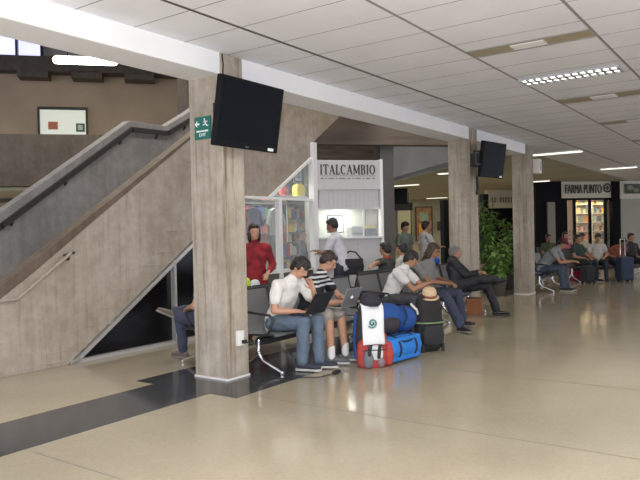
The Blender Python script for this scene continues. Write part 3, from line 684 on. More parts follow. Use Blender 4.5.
# serif lettering, drawn from strokes
def serif_word(word, x0, x1, zb, h, y, th=.006):
    bm_ = N(); n_l = len(word); wid = {'I': .5, 'T': .9, 'A': 1.0, 'L': .8, 'C': .95, 'M': 1.25, 'B': .85, 'O': 1.0}
    tot = sum(wid[c]+.14 for c in word); sx = (x1-x0)/tot; x = x0
    def st_(ax, az, bx, bz_, w_):
        dx, dz_ = (bx-ax)*sx, (bz_-az)*h; l = math.hypot(dx, dz_)
        if l < 1e-6: return
        nx, nz_ = -dz_/l*w_/2, dx/l*w_/2; X0, Z0, X1, Z1 = x+ax*sx, zb+az*h, x+bx*sx, zb+bz_*h
        prism(bm_, [(X0+nx, Z0+nz_), (X1+nx, Z1+nz_), (X1-nx, Z1-nz_), (X0-nx, Z0-nz_)], 1, y-th, y)
    TK, TN = .030, .014
    def sf(cx, z, w_=.32): st_(cx-w_/2, z, cx+w_/2, z, .014)
    def arc(cx, cz, rx, rz_, a0, a1):
        ps = [(cx+rx*math.cos(math.radians(a0+(a1-a0)*i/12)), cz+rz_*math.sin(math.radians(a0+(a1-a0)*i/12)), math.radians(a0+(a1-a0)*(i+.5)/12)) for i in range(13)]
        for p_, q_ in zip(ps, ps[1:]): st_(p_[0], p_[1], q_[0], q_[1], TN+(TK-TN)*abs(math.cos(p_[2])))
    for c in word:
        if c == 'I': st_(.25, 0, .25, 1, TK); sf(.25, 0, .4); sf(.25, 1, .4)
        if c == 'T': st_(.45, 0, .45, 1, TK); sf(.45, 0, .4); st_(0, 1, .9, 1, .018); st_(.02, 1, .02, .8, TN); st_(.88, 1, .88, .8, TN)
        if c == 'A': st_(.12, 0, .5, 1, TN); st_(.5, 1, .88, 0, TK); st_(.25, .36, .75, .36, TN); sf(.12, 0, .3); sf(.88, 0, .3)
        if c == 'L': st_(.22, 0, .22, 1, TK); sf(.22, 1, .4); st_(.0, 0, .75, 0, .018); st_(.75, 0, .75, .25, TN)
        if c == 'C': arc(.5, .5, .42, .5, 50, 310); st_(.8, .75, .8, .98, TN)
        if c == 'M': st_(.15, 0, .15, 1, TN); st_(.15, 1, .62, .08, TK); st_(.62, .08, 1.08, 1, TN); st_(1.08, 1, 1.08, 0, TK); sf(.15, 0, .3); sf(1.08, 0, .34); sf(.1, 1, .22); sf(1.12, 1, .22)
        if c == 'B': st_(.2, 0, .2, 1, TK); st_(.0, 0, .45, 0, TN); st_(.0, 1, .45, 1, TN); st_(.2, .53, .45, .53, TN); arc(.45, .765, .26, .235, -90, 90); arc(.45, .265, .32, .265, -90, 90)
        if c == 'O': arc(.5, .5, .42, .5, 0, 360)
        x += (wid[c]+.14)*sx
    return bm_
zb = bz(174.5); zh = bz(165.3)-zb
fin('lettering', serif_word('ITALCAMBIO', .04*BW, .93*BW, zb, zh, -.031), 'ink', t)
bm = N(); b2(bm, (.05*BW, -.034, bz(176.3)), (.92*BW, -.03, bz(176.0))); fin('rule', bm, 'ink', t)
bm = N(); xx = .05*BW
for k_, l_ in enumerate((.05, .03, .09, .03, .11, .06, .02, .10, .03, .08, .05)):
    b2(bm, (xx, -.034, bz(179.2)), (xx+l_*BW*.95, -.03, bz(178.1))); xx += (l_+.022)*BW
fin('small_lettering', bm, C(.25, .24, .24), t)
def boothp(x, y, z): 
    q = P0+BD*x+V((-BD.y, BD.x, 0))*y; return (q.x, q.y, z)
t = thing('computer_monitor', 'lit pale monitor on the exchange booth counter beside the customer', 'monitor', boothp(.40, .2, z4+.04), BA)
bm = N(); b2(bm, (-.16, 0, .08), (.16, .03, .42)); fin('casing', bm, 'tv_plastic', t, bevel=.006)
bm = N(); b2(bm, (-.14, -.006, .10), (.14, 0, .40)); fin('screen', bm, mat('lit_screen', (.72, .80, .92), .4, emit=.7), t)
bm = N(); lathe(bm, [(.09, 0), (.09, .01), (.02, .02), (.02, .1)], (0, .02, 0)); fin('stand', bm, 'tv_plastic', t)
t = thing('printer', 'grey office printer behind the exchange booth glass', 'printer', boothp(.85, .22, z4+.04), BA)
bm = N(); b2(bm, (-.13, 0, 0), (.13, .3, .2)); fin('body', bm, C(.33, .33, .34), t, bevel=.02)
bm = N(); b2(bm, (-.1, -.05, .05), (.1, 0, .07)); fin('tray', bm, 'dark_metal', t)
t = thing('storage_box', 'yellow-topped dark box at the right end of the exchange counter', 'box', boothp(1.12, .22, z4+.04), BA)
bm = N(); b2(bm, (-.11, -.0, 0), (.11, .25, .15)); fin('body', bm, C(.05, .05, .09), t, bevel=.008)
bm = N(); b2(bm, (-.11, 0, .152), (.11, .25, .21)); fin('lid', bm, C(.6, .5, .15), t, bevel=.008)
# ------------------------------------------------------------------ gift shop goods under the stair
sc = [(C(.55, .05, .04), 'red'), (C(.75, .6, .12), 'yellow'), (C(.08, .12, .35), 'navy'), (C(.7, .68, .6), 'white'), (C(.08, .2, .1), 'green'), (C(.45, .2, .09), 'brown'), (C(.02, .02, .02), 'black')]
shelf_goods('display_shelf', 'gift shop shelf of bright souvenirs behind the left glass pane', (9.62, 8.25, 0), 0, 1.05, (.70, .98, 1.26, 1.54, 1.82, 2.12), sc, 11, .25, 'souvenirs on the left gift shelf', 'left gift shelf', 'grey_wall')
shelf_goods('display_shelf', 'gift shop shelf of colourful souvenirs behind the right glass pane', (10.75, 8.25, 0), 0, 1.1, (.70, .98, 1.26, 1.54, 1.82, 2.12), sc[::-1], 11, .25, 'souvenirs on the right gift shelf', 'right gift shelf', 'grey_wall')
shelf_goods('display_stand', 'low souvenir stand just inside the right gift shop pane', (9.25, 7.22, 0), 0, .75, (.62, .88, 1.12, 1.36), [sc[1], sc[3], sc[0], sc[5], sc[2]], 7, .2, 'souvenirs on the low stand', 'low gift stand', 'grey_wall')
for i, (x, c, lb) in enumerate(((8.42, C(.6, .04, .04), 'red jacket hanging in the gift shop'), (8.80, C(.05, .07, .16), 'navy jacket hanging in the gift shop'), (9.42, C(.5, .52, .48), 'pale shirt hanging behind the right gift shop pane'))):
    t = thing('hanging_garment', lb, 'garment', (x, 7.62, 1.5))
    bm = N(); prism(bm, [(-.16, 0), (.16, 0), (.14, .34), (.22, .16), (.27, .2), (.17, .46), (.05, .5), (-.05, .5), (-.17, .46), (-.27, .2), (-.22, .16), (-.14, .34)], 1, -.04, .04)
    fin('garment', bm, c, t, bevel=.02)
    bm = N(); tube(bm, [(0, 0, .48), (0, 0, .56), (.03, 0, .6), (0, 0, .63)], .006, seg=6); fin('hanger', bm, 'chrome', t)
t = thing('display_rail', 'chrome rail carrying the garments in the gift shop', 'rail', (8.8, 7.62, 2.14))
bm = N(); tube(bm, [(-.8, 0, 0), (.95, 0, 0)], .012, seg=8); fin('bar', bm, 'chrome', t)
for s_ in (-.8, .95):
    bm = N(); tube(bm, [(s_, 0, 0), (s_, 0, -2.13)], .012, seg=8); fin('post', bm, 'chrome', t)
p = at(298, 173, 1, 7.3)
t = thing('number_sign', 'blue outlined square sign with figure two behind the upper gift shop glass', 'sign', (p.x, 7.3, p.z))
bm = N(); b2(bm, (-.13, 0, -.18), (.13, .012, .18)); fin('plate', bm, C(.55, .62, .6), t)
bm = N()
for s_ in (-1, 1): b2(bm, (s_*.12-.012, -.008, -.17), (s_*.12+.012, 0, .17)); b2(bm, (-.12, -.008, s_*.16-.012), (.12, 0, s_*.16+.012))
fin('border', bm, C(.05, .12, .3), t)
text_mesh('numeral', '2', .26, C(.05, .12, .3), t, Matrix.Translation((0, -.006, -.09)) @ Matrix.Rotation(PI/2, 4, 'X'))
bm = N(); tube(bm, [(0, .006, .18), (0, .006, .5)], .006, seg=6); fin('hanger', bm, 'chrome', t)
for (px, py, c, lb, nm, sz) in ((284, 190, C(.7, .12, .16), 'pink and red toy on the ledge above the shop transom', 'toy', .13), (275, 193, C(.6, .5, .1), 'yellow toy at the narrow end of the shop ledge', 'toy', .08), (320, 0, None, '', '', 0)):
    if not c: continue
    q = at(px, 197, 1, 7.4)
    t = thing('plush_toy', lb, 'toy', (q.x, 7.42, 2.2))
    bm = N(); ell(bm, (0, 0, sz*.8), (sz*.7, sz*.6, sz*.8)); ell(bm, (0, -.02, sz*1.9), (sz*.5, sz*.5, sz*.5))
    for s_ in (-1, 1): ell(bm, (s_*sz*.4, 0, sz*2.4), (sz*.18, sz*.12, sz*.25)); ell(bm, (s_*sz*.6, -.04, sz*.9), (sz*.2, sz*.2, sz*.4)); ell(bm, (s_*sz*.4, -.05, sz*.18), (sz*.25, sz*.4, sz*.18))
    fused('body', bm, c, t, .012)
bm = N(); b2(bm, (8.3, 7.2, 2.17), (9.86, 7.55, 2.2)); tag(fin('display_ledge', bm, 'white_shop_wall'), 'narrow ledge above the gift shop transom holding toys', 'shelf')
for (px, c, lb) in ((309.5, C(.025, .03, .03), 'black bag on the ledge near the shop post'), (299, C(.75, .62, .08), 'yellow bag on the shop ledge beside the black bag')):
    q = at(px, 197, 1, 7.4); t = thing('shop_bag', lb, 'bag', (q.x, 7.40, 2.2))
    bm = N(); prism(bm, [(-.11, 0), (.11, 0), (.14, .14), (.09, .24), (-.09, .24), (-.14, .14)], 1, -.07, .07); fin('body', bm, c, t, bevel=.03)
    bm = N(); tube(bm, [(-.06, 0, .23), (-.04, 0, .3), (.04, 0, .3), (.06, 0, .23)], .009, seg=6); fin('handle', bm, c, t)

# ------------------------------------------------------------------ benches
def bench(label, loc, nseat, pitch, rz=0, arms=True):
    t_ = thing('airport_bench', label, 'bench', loc, rz); L_ = pitch*nseat; w_ = pitch*.93
    bm_ = N(); b2(bm_, (-L_/2+.05, -.03, .30), (L_/2-.05, .05, .37)); fin('beam', bm_, 'dark_metal', t_, bevel=.01)
    for k_ in range(nseat):
        cx = -L_/2+pitch*(k_+.5)
        prof = [(-.26, .415), (-.24, .435), (-.1, .43), (.1, .415), (.17, .43), (.215, .50), (.26, .65), (.315, .86), (.325, .90)]
        for nm, ps in (('seat', prof[:6]), ('backrest', prof[5:])):
            bm_ = N(); rows = []
            for i, (y, z) in enumerate(ps):
                a = ps[max(i-1, 0)]; b_ = ps[min(i+1, len(ps)-1)]; dy, dz_ = b_[0]-a[0], b_[1]-a[1]; l = math.hypot(dy, dz_); ny, nz_ = dz_/l*.012, -dy/l*.012
                rows.append([bm_.verts.new((cx-w_/2, y, z)), bm_.verts.new((cx+w_/2, y, z)), bm_.verts.new((cx+w_/2, y+ny, z+nz_)), bm_.verts.new((cx-w_/2, y+ny, z+nz_))])
            for a, b_ in zip(rows, rows[1:]):
                for q in range(4): bm_.faces.new((a[q], a[(q+1) % 4], b_[(q+1) % 4], b_[q]))
            bm_.faces.new(rows[0]); bm_.faces.new(rows[-1][::-1])
            fin(nm, bm_, 'seat_grey', t_)
        bm_ = N()
        for s_ in (-1, 1): tube(bm_, [(cx+s_*w_/2, y, z) for y, z in prof], .011, seg=8)
        tube(bm_, [(cx-w_/2, .325, .90), (cx+w_/2, .325, .90)], .011, seg=8)
        tube(bm_, [(cx, .0, .37), (cx, .0, .42)], .03, seg=8)
        fin('seat_rim', bm_, 'dark_metal', t_, True)
    for k_ in ([0, nseat] if nseat < 4 else [0, nseat//2, nseat]):
        cx = -L_/2+pitch*k_; cx = max(-L_/2+.04, min(L_/2-.04, cx))
        if arms:
            bm_ = N(); tube(bm_, [(cx, .24, .66), (cx, .1, .665), (cx, -.18, .645), (cx, -.23, .60), (cx, -.16, .45), (cx, .0, .38)], .015, seg=8); fin('armrest', bm_, 'dark_metal', t_, True)
    for s_ in (-1, 1):
        cx = s_*(L_/2-pitch*.45)
        cx = s_*(L_/2-.06)
        bm_ = N(); tube(bm_, [(cx, .0, .36), (cx, .015, .22), (cx, -.06, .13), (cx, -.32, .03)], [.024, .024, .022, .018], seg=8)
        tube(bm_, [(cx, .0, .22), (cx, .07, .14), (cx, .28, .03)], [.024, .022, .018], seg=8)
        tube(bm_, [(cx, -.32, .008), (cx, -.32, .03)], .022, seg=8); tube(bm_, [(cx, .28, .008), (cx, .28, .03)], .022, seg=8)
        fin('leg', bm_, 'chrome', t_, True)
    return t_
G0 = 'rows of grey airport benches'
bench('grey four-seat bench beside the nearest column, holding two laptop users', (6.72, 4.78, 0), 4, .61)
bench('grey bench holding the man in the white t-shirt and the person in grey', (9.05, 4.78, 0), 3, .61)
bench('grey bench holding the man in the black suit', (11.0, 4.80, 0), 2, .60)
bench('grey bench turned away toward the stair, back to back with the nearest bench', (6.36, 5.62, 0), 3, .61, PI)
bench('grey bench turned away behind the second bench', (9.9, 5.75, 0), 4, .61, PI)
bench('grey bench past the third column under the man in the maroon cap', (16.3, 4.75, 0), 2, .60)
pE = ondepth(606, 18.6)
bench('far grey bench before the pharmacy with a row of travellers', (pE.x, pE.y, 0), 4, .62, FA+.1)
pE2 = ondepth(566, 21)
bench('far grey bench behind the man in the maroon cap', (pE2.x, pE2.y, 0), 3, .6, FA)

# ------------------------------------------------------------------ people
def jit(**k): return k
def sit(**k):
    J = dict(pel=(0, 0, .53), waist=(0, 0, .68), chest=(0, .03, .85), top=(0, .05, .99), neck=(0, .05, 1.05), head=(0, .02, 1.19), gaze=(0, -1, -.1),
             shR=(-.185, .05, .965), elR=(-.25, -.05, .70), wrR=(-.13, -.27, .66), shL=(.185, .05, .965), elL=(.25, -.05, .70), wrL=(.13, -.27, .66),
             hipR=(-.09, -.02, .52), knR=(-.13, -.45, .53), anR=(-.13, -.46, .10), toR=(-.15, -.62, .035),
             hipL=(.09, -.02, .52), knL=(.13, -.45, .53), anL=(.13, -.46, .10), toL=(.15, -.62, .035), hdR=None, hdL=None)
    J.update(k); return J
def stand(**k):
    J = dict(pel=(0, 0, .93), waist=(0, 0, 1.08), chest=(0, 0, 1.25), top=(0, .02, 1.40), neck=(0, .02, 1.47), head=(0, -.01, 1.61), gaze=(0, -1, -.05),
             shR=(-.185, .02, 1.38), elR=(-.24, .04, 1.10), wrR=(-.24, -.08, .87), shL=(.185, .02, 1.38), elL=(.24, .04, 1.10), wrL=(.24, -.08, .87),
             hipR=(-.09, 0, .90), knR=(-.11, -.02, .50), anR=(-.11, .02, .09), toR=(-.13, -.14, .035),
             hipL=(.09, 0, .90), knL=(.11, -.02, .50), anL=(.11, .02, .09), toL=(.13, -.14, .035), hdR=None, hdL=None)
    J.update(k); return J
SK = C(.50, .27, .17, .55, n=.06, bump=0)
SK2 = C(.42, .22, .13, .55, n=.06, bump=0)
SK3 = C(.30, .15, .09, .55, n=.06, bump=0)
HAIR = C(.018, .014, .012, .5, n=.5, s=60, bump=.6)
HAIRB = C(.06, .035, .02, .5, n=.5, s=60, bump=.6)
HAIRG = C(.18, .17, .16, .6, n=.4, s=60, bump=.6)
def hand(bm, wr, d, n, s, right, sc=1.0, curl=.45):
    """palm, four bent fingers and a thumb; d finger direction, n palm normal, s towards the thumb"""
    wr, d, n = V(wr), V(d).normalized(), V(n); n = (n-d*n.dot(d)).normalized(); s = (s-d*V(s).dot(d)); s = (s-n*s.dot(n)).normalized()
    tube(bm, [wr-d*.02, wr+d*.025*sc, wr+d*.085*sc], [(.027*sc, .02*sc), (.036*sc, .016*sc), (.040*sc, .014*sc)], side=s, seg=12)
    for i, ln in enumerate((.068, .078, .072, .056)):
        o_ = wr+d*.078*sc+s*(.030-.020*i)*sc; dd = d+s*(.10-.07*i); pts = [o_]; a = 0
        for j, f in enumerate((.42, .32, .26)):
            a += curl*(.55+.25*j); q = (dd*math.cos(a)+n*math.sin(a)).normalized(); pts.append(pts[-1]+q*ln*f*1.05*sc)
        tube(bm, pts, [.0092*sc, .0088*sc, .0082*sc, .0074*sc], seg=8)
    o_ = wr+d*.02*sc+s*.026*sc; p1 = o_+(d*.5+s*.8+n*.25).normalized()*.036*sc; p2 = p1+(d*.85+s*.35+n*.4).normalized()*.030*sc; p3 = p2+(d+n*.5).normalized()*.024*sc
    tube(bm, [o_, p1, p2, p3], [.013*sc, .011*sc, .0098*sc, .0085*sc], seg=8)
def person(label, loc, rz, J, top, bottom, skin=SK, hair=HAIR, hstyle='short', shoe=None, sole=None, sleeve=.5, shorts=False, vox=.0085, group=None,
           near=True, cap=None, scale=1.0, collar=None, socks=None, trouser_r=1.0, build=1.0):
    root = thing('person', label, 'person', loc, rz, group)
    root.scale = (scale,)*3
    J = {k_: (V(v) if v is not None else None) for k_, v in J.items()}
    side = (J['shL']-J['shR']).normalized(); hside = (J['hipL']-J['hipR']).normalized(); bl_ = build
    def torso(bm_, e):
        tube(bm_, [J['pel']-(J['waist']-J['pel'])*.35, J['pel'], J['waist'], J['chest'], J['top'], J['neck']],
             [(.155*bl_+e, .115*bl_+e), (.172*bl_+e, .128*bl_+e), (.15*bl_+e, .11*bl_+e), (.168*bl_+e, .118*bl_+e), (.135*bl_+e, .085+e), (.062+e*.5, .062+e*.5)], side=side, seg=18, caps=True)
        for s_ in 'RL': tube(bm_, [J['top']*.8+J['chest']*.2, J['sh'+s_]], [.075+e, .060+e], seg=12)
    def arm(bm_, s_, e, part=2.0):
        a, b_, c = J['sh'+s_], J['el'+s_], J['wr'+s_]
        if part <= 1: tube(bm_, [a, a.lerp(b_, part)], [.060+e, .050+e*1.6], seg=12)
        else:
            tube(bm_, [a, a.lerp(b_, .5), b_], [.058+e, .048+e, .040+e], seg=12)
            f = part-1; tube(bm_, [b_, b_.lerp(c, .35*f), b_.lerp(c, f)], [.041+e, .040+e, (.041-.015*f)+e], seg=12)
    def leg(bm_, s_, e, part=2.0, k=1.0):
        a, b_, c = J['hip'+s_], J['kn'+s_], J['an'+s_]
        if part <= 1: tube(bm_, [a, a.lerp(b_, .5), a.lerp(b_, part)], [.092+e, .082+e, .070+e*2], seg=14)
        else:
            tube(bm_, [a, a.lerp(b_, .5), b_], [.090+e, .077+e, .058+e], seg=14)
            f = part-1; tube(bm_, [b_, b_.lerp(c, .3), b_.lerp(c, f)], [.057+e, .056*1+e, .036+e*k], seg=12)
    # body: one continuous surface with head, hands and feet
    bm = N(); torso(bm, -.012)
    for s_ in 'RL':
        arm(bm, s_, -.004 if sleeve >= 1.5 else 0); leg(bm, s_, 0 if shorts else -.012)
        wr, el_ = J['wr'+s_], J['el'+s_]; d_ = J['hd'+s_] if J['hd'+s_] is not None else (wr-el_).normalized()+V((0, -.1, -.15))
        sd = side*(1 if s_ == 'R' else -1)                      # thumbs toward the middle
        nn = V((0, 0, -1)) if abs(d_.normalized().z) < .8 else V((-1 if s_ == 'R' else 1, 0, 0))*-1
        hand(bm, wr, d_, nn, sd+V((0, 0, .3)), s_ == 'R')
        tube(bm, [J['an'+s_]+V((0, 0, -.01)), J['an'+s_].lerp(J['to'+s_], .7)+V((0, 0, .0))], [.030, .014], seg=10)
    g = J['gaze'].normalized(); hz = (J['head']-J['neck']).normalized(); hz = (hz*.5+V((0, 0, 1))*.5+g*.0).normalized(); hu = (hz-g*hz.dot(g)).normalized(); hx = g.cross(hu)
    R_ = Matrix((hx, -g, hu)).transposed(); H = J['head']                        # local -Y looks along g
    def hp(x, y, z): return H + R_ @ V((x, y, z))
    tube(bm, [J['neck']-(J['neck']-J['top'])*.5, J['neck'], hp(0, .02, -.06)], [.062, .056, .055], seg=12)
    ell(bm, hp(0, .012, .02), (.076, .096, .096), R_); ell(bm, hp(0, -.028, -.045), (.056, .062, .068), R_); ell(bm, hp(0, -.062, -.088), (.024, .022, .022), R_)
    tube(bm, [hp(0, -.088, .022), hp(0, -.112, -.022), hp(0, -.092, -.032)], [.009, .014, .011], seg=8)
    for s_ in (-1, 1): ell(bm, hp(s_*.077, .008, -.008), (.010, .022, .032), R_); ell(bm, hp(s_*.03, -.075, .03), (.022, .014, .010), R_)
    fused('body', bm, skin, root, vox, 3)
    # face
    if near:
        for s_ in (-1, 1):
            bm = N(); ell(bm, hp(s_*.030, -.083, .012), (.014, .009, .0075), R_); e_ = fin('eye', bm, C(.55, .5, .47), root, True)
            bm = N(); ell(bm, hp(s_*.030, -.0905, .012), (.006, .003, .0062), R_); fin('iris', bm, C(.02, .012, .01), e_, True)
            bm = N(); tube(bm, [hp(s_*.014, -.092, .031), hp(s_*.032, -.092, .036), hp(s_*.05, -.078, .031)], .0045, seg=6); fin('eyebrow', bm, hair, root, True)
        bm = N(); tube(bm, [hp(-.024, -.078, -.060), hp(0, -.090, -.058), hp(.024, -.078, -.060)], [.005, .008, .005], seg=8); fin('mouth', bm, C(.36, .12, .10), root, True)
    # hair
    bm = N()
    def hairball(x, y, z, a, b_, c): ell(bm, hp(x, y, z), (a, b_, c), R_)
    if hstyle != 'bald':
        hairball(0, .030, .045, .086, .095, .088); hairball(0, .055, -.005, .078, .062, .08)
        for s_ in (-1, 1): hairball(s_*.062, .02, .02, .026, .05, .05)
        if hstyle == 'fringe': hairball(0, -.045, .075, .072, .055, .042); hairball(.03, -.07, .06, .04, .03, .03); hairball(-.03, -.065, .062, .04, .03, .028); [hairball(s_*.066, .012, .018, .022, .05, .045) for s_ in (-1, 1)]; hairball(0, .06, -.03, .07, .05, .06); hairball(0, .0, .085, .08, .085, .055)
        if hstyle == 'short': hairball(0, -.035, .080, .066, .05, .034)
        if hstyle == 'long':
            hairball(0, .07, -.08, .085, .055, .12); hairball(0, .075, -.17, .07, .045, .10)
            for s_ in (-1, 1): hairball(s_*.07, .02, -.06, .03, .05, .10)
            hairball(0, -.03, .082, .064, .05, .034)
    else:
        hairball(0, .075, -.01, .07, .035, .05); [hairball(s_*.068, .02, .0, .018, .05, .035) for s_ in (-1, 1)]
    h_ = fused('hair', bm, hair, root, max(vox, .008), 2)
    ripple(h_.data, 38, .008, V((loc[0]*3, loc[1], 0)))
    if cap:
        bm = N(); ell(bm, hp(0, .012, .060), (.092, .112, .075), R_); tube(bm, [hp(0, -.06, .065), hp(0, -.165, .045)], [(.07, .008), (.045, .006)], side=hx, seg=12)
        fused('cap', bm, cap, root, .009, 2)
    # clothes
    bm = N(); torso(bm, .010)
    for s_ in 'RL': arm(bm, s_, .012, sleeve)
    tp = fused('shirt', bm, top, root, vox, 4)
    ripple(tp.data, 11, .016, V((loc[0], 0, 0)))
    if collar:
        bm = N(); tube(bm, [J['neck']-(J['neck']-J['top'])*.35, J['neck']+(J['head']-J['neck'])*.05], [.074, .068], seg=14, caps=False); fin('collar', bm, collar, root, True)
    bm = N()
    tube(bm, [J['pel']-(J['waist']-J['pel'])*.3, J['pel']+(J['waist']-J['pel'])*.35], [(.160*bl_, .120*bl_), (.146*bl_, .110*bl_)], side=hside, seg=16)
    for s_ in 'RL': leg(bm, s_, .012*trouser_r, .93 if shorts else 1.95, 1.9)
    tr = fused('shorts' if shorts else 'trousers', bm, bottom, root, vox, 3)
    ripple(tr.data, 13, .013)
    shoe = shoe or C(.03, .028, .028, .4); sole = sole or C(.25, .24, .22)
    for s_ in 'RL':
        a, b_ = J['an'+s_], J['to'+s_]; fd = (b_-a); fd = V((fd.x, fd.y, fd.z+.065)); fl_ = fd.normalized(); up = (a-J['kn'+s_])*-1
        up = up-fl_*up.dot(fl_); up = (V((0, 0, 1))-fl_*fl_.z).normalized() if up.length < .30 or up.z < 0 else up.normalized(); sd_ = fl_.cross(up)
        heel = a - up*.045 - fl_*.045; toe = heel + fl_*.25
        bm = N()
        tube(bm, [heel+up*.005, heel+fl_*.10+up*.008, toe-fl_*.05, toe-fl_*.01], [(.036, .034), (.042, .036), (.045, .028), (.032, .020)], side=sd_, seg=12)
        tube(bm, [heel+fl_*.035+up*.02, heel+fl_*.04+up*.06], [.042, .040], seg=12)
        sh_ = fused('shoe', bm, shoe, root, .008, 2)
        bm = N(); R2 = Matrix((sd_, fl_, up)).transposed()
        pl = [(-.034, -.03), (.034, -.03), (.040, .05), (.037, .11), (.048, .19), (.032, .255), (-.0, .268), (-.032, .255), (-.048, .19), (-.037, .11), (-.040, .05)]
        prism(bm, pl, 2, -.040, -.018)
        for v in bm.verts: v.co = heel + R2 @ v.co
        fin('sole', bm, sole, sh_)
        if socks:
            bm = N(); tube(bm, [a-up*.01, a+up*.10], [.046, .045], seg=12); fin('sock', bm, socks, root, True)
    return root

JEANS = C(.11, .15, .20, .8); JEANS_D = C(.045, .055, .09, .8); BLACK = C(.016, .017, .021, .7)
WHITE = C(.72, .70, .66, .85, n=.04); GREYT = C(.20, .20, .19, .85)
# striped top: black with white bands at the shoulders
ms = mat('striped_knit', (.015, .016, .02), .8); nt = ms.node_tree
tc = nt.nodes.new('ShaderNodeTexCoord'); sx_ = nt.nodes.new('ShaderNodeSeparateXYZ'); nt.links.new(tc.outputs['Object'], sx_.inputs[0])
m1 = nt.nodes.new('ShaderNodeMath'); m1.operation = 'MULTIPLY'; m1.inputs[1].default_value = 2*PI/.052; nt.links.new(sx_.outputs['Z'], m1.inputs[0])
m2 = nt.nodes.new('ShaderNodeMath'); m2.operation = 'SINE'; nt.links.new(m1.outputs[0], m2.inputs[0])
m3 = nt.nodes.new('ShaderNodeMath'); m3.operation = 'GREATER_THAN'; m3.inputs[1].default_value = .1; nt.links.new(m2.outputs[0], m3.inputs[0])
m4 = nt.nodes.new('ShaderNodeMath'); m4.operation = 'GREATER_THAN'; m4.inputs[1].default_value = .865; nt.links.new(sx_.outputs['Z'], m4.inputs[0])
m5 = nt.nodes.new('ShaderNodeMath'); m5.operation = 'MULTIPLY'; nt.links.new(m3.outputs[0], m5.inputs[0]); nt.links.new(m4.outputs[0], m5.inputs[1])
mx_ = nt.nodes.new('ShaderNodeMix'); mx_.data_type = 'RGBA'; mx_.inputs[6].default_value = (.012, .013, .017, 1); mx_.inputs[7].default_value = (.62, .62, .62, 1)
nt.links.new(m5.outputs[0], mx_.inputs[0]); nt.links.new(mx_.outputs[2], nt.nodes['Principled BSDF'].inputs['Base Color'])

person('person in white polo shirt and jeans bent over a black laptop', (5.93, 4.80, 0), 0,
       sit(waist=(0, -.05, .67), chest=(0, -.11, .82), top=(0, -.18, .955), neck=(.01, -.22, 1.02), head=(.05, -.30, 1.14), gaze=(.12, -.85, -.62),
           shR=(-.19, -.15, .95), elR=(-.26, -.16, .68), wrR=(-.09, -.38, .665), shL=(.19, -.19, .95), elL=(.20, -.42, .70), wrL=(.10, -.44, .90), hdL=(-.02, .03, .1), hdR=(.5, -.8, -.1),
           knR=(-.12, -.46, .55), knL=(.12, -.48, .55), anR=(-.10, -.42, .10), toR=(-.04, -.60, .035), anL=(.10, -.50, .10), toL=(.20, -.66, .035)),
       WHITE, JEANS, hstyle='fringe', shoe=C(.03, .035, .05), sole=C(.5, .48, .44), sleeve=.55, collar=C(.7, .68, .63), trouser_r=1.5)
person('person in black top with white shoulder stripes and shorts, looking down', (6.50, 4.80, 0), -.0,
       sit(waist=(.02, -.03, .68), chest=(.06, -.06, .84), top=(.10, -.11, .97), neck=(.14, -.14, 1.05), head=(.20, -.20, 1.18), gaze=(.62, -.60, -.62),
           shR=(-.07, -.16, .955), elR=(-.14, -.28, .70), wrR=(.12, -.48, .70), shL=(.28, -.06, .955), elL=(.40, -.22, .72), wrL=(.30, -.46, .70), hdR=(.9, -.4, -.1), hdL=(.3, -.9, -.1),
           knR=(-.20, -.46, .56), knL=(.02, -.48, .57), anR=(-.22, -.50, .10), toR=(-.12, -.68, .035), anL=(.03, -.53, .10), toL=(.14, -.69, .035)),
       ms, C(.30, .27, .24), skin=SK, hair=C(.035, .022, .016, .5, n=.5, s=60, bump=.6), hstyle='short', shoe=C(.12, .13, .14), sole=C(.5, .5, .48), sleeve=.5, shorts=True, socks=C(.75, .75, .73))
person('person in white t-shirt leaning forward, elbows on knees', (8.62, 4.82, 0), 0,
       sit(waist=(.0, -.05, .66), chest=(.03, -.11, .81), top=(.06, -.18, .94), neck=(.08, -.23, 1.0), head=(.12, -.30, 1.11), gaze=(.45, -.75, -.45),
           shR=(-.12, -.19, .93), elR=(-.06, -.42, .68), wrR=(.16, -.55, .76), shL=(.24, -.14, .92), elL=(.26, -.46, .66), wrL=(.14, -.58, .70), knR=(-.13, -.46, .54), knL=(.13, -.48, .54)),
       WHITE, C(.06, .06, .065), skin=SK2, hstyle='fringe', sleeve=.5)
person('person with dark hair and grey shirt stretching a leg, behind the straw hat', (9.54, 4.68, 0), 0,
       sit(waist=(.0, -.03, .68), chest=(.04, -.02, .85), top=(.07, -.04, 1.0), neck=(.08, -.06, 1.07), head=(.10, -.10, 1.20), gaze=(.1, -.9, -.42),
           elR=(-.24, -.16, .74), wrR=(-.02, -.38, .70), elL=(.27, -.12, .74), wrL=(.08, -.40, .70), knR=(-.16, -.43, .51), knL=(.16, -.48, .53), anR=(-.36, -.74, .09), toR=(-.43, -.90, .035), anL=(.2, -.52, .1), toL=(.22, -.69, .035)),
       GREYT, JEANS_D, skin=SK3, hair=HAIRB, hstyle='long', sleeve=.6, trouser_r=1.6)
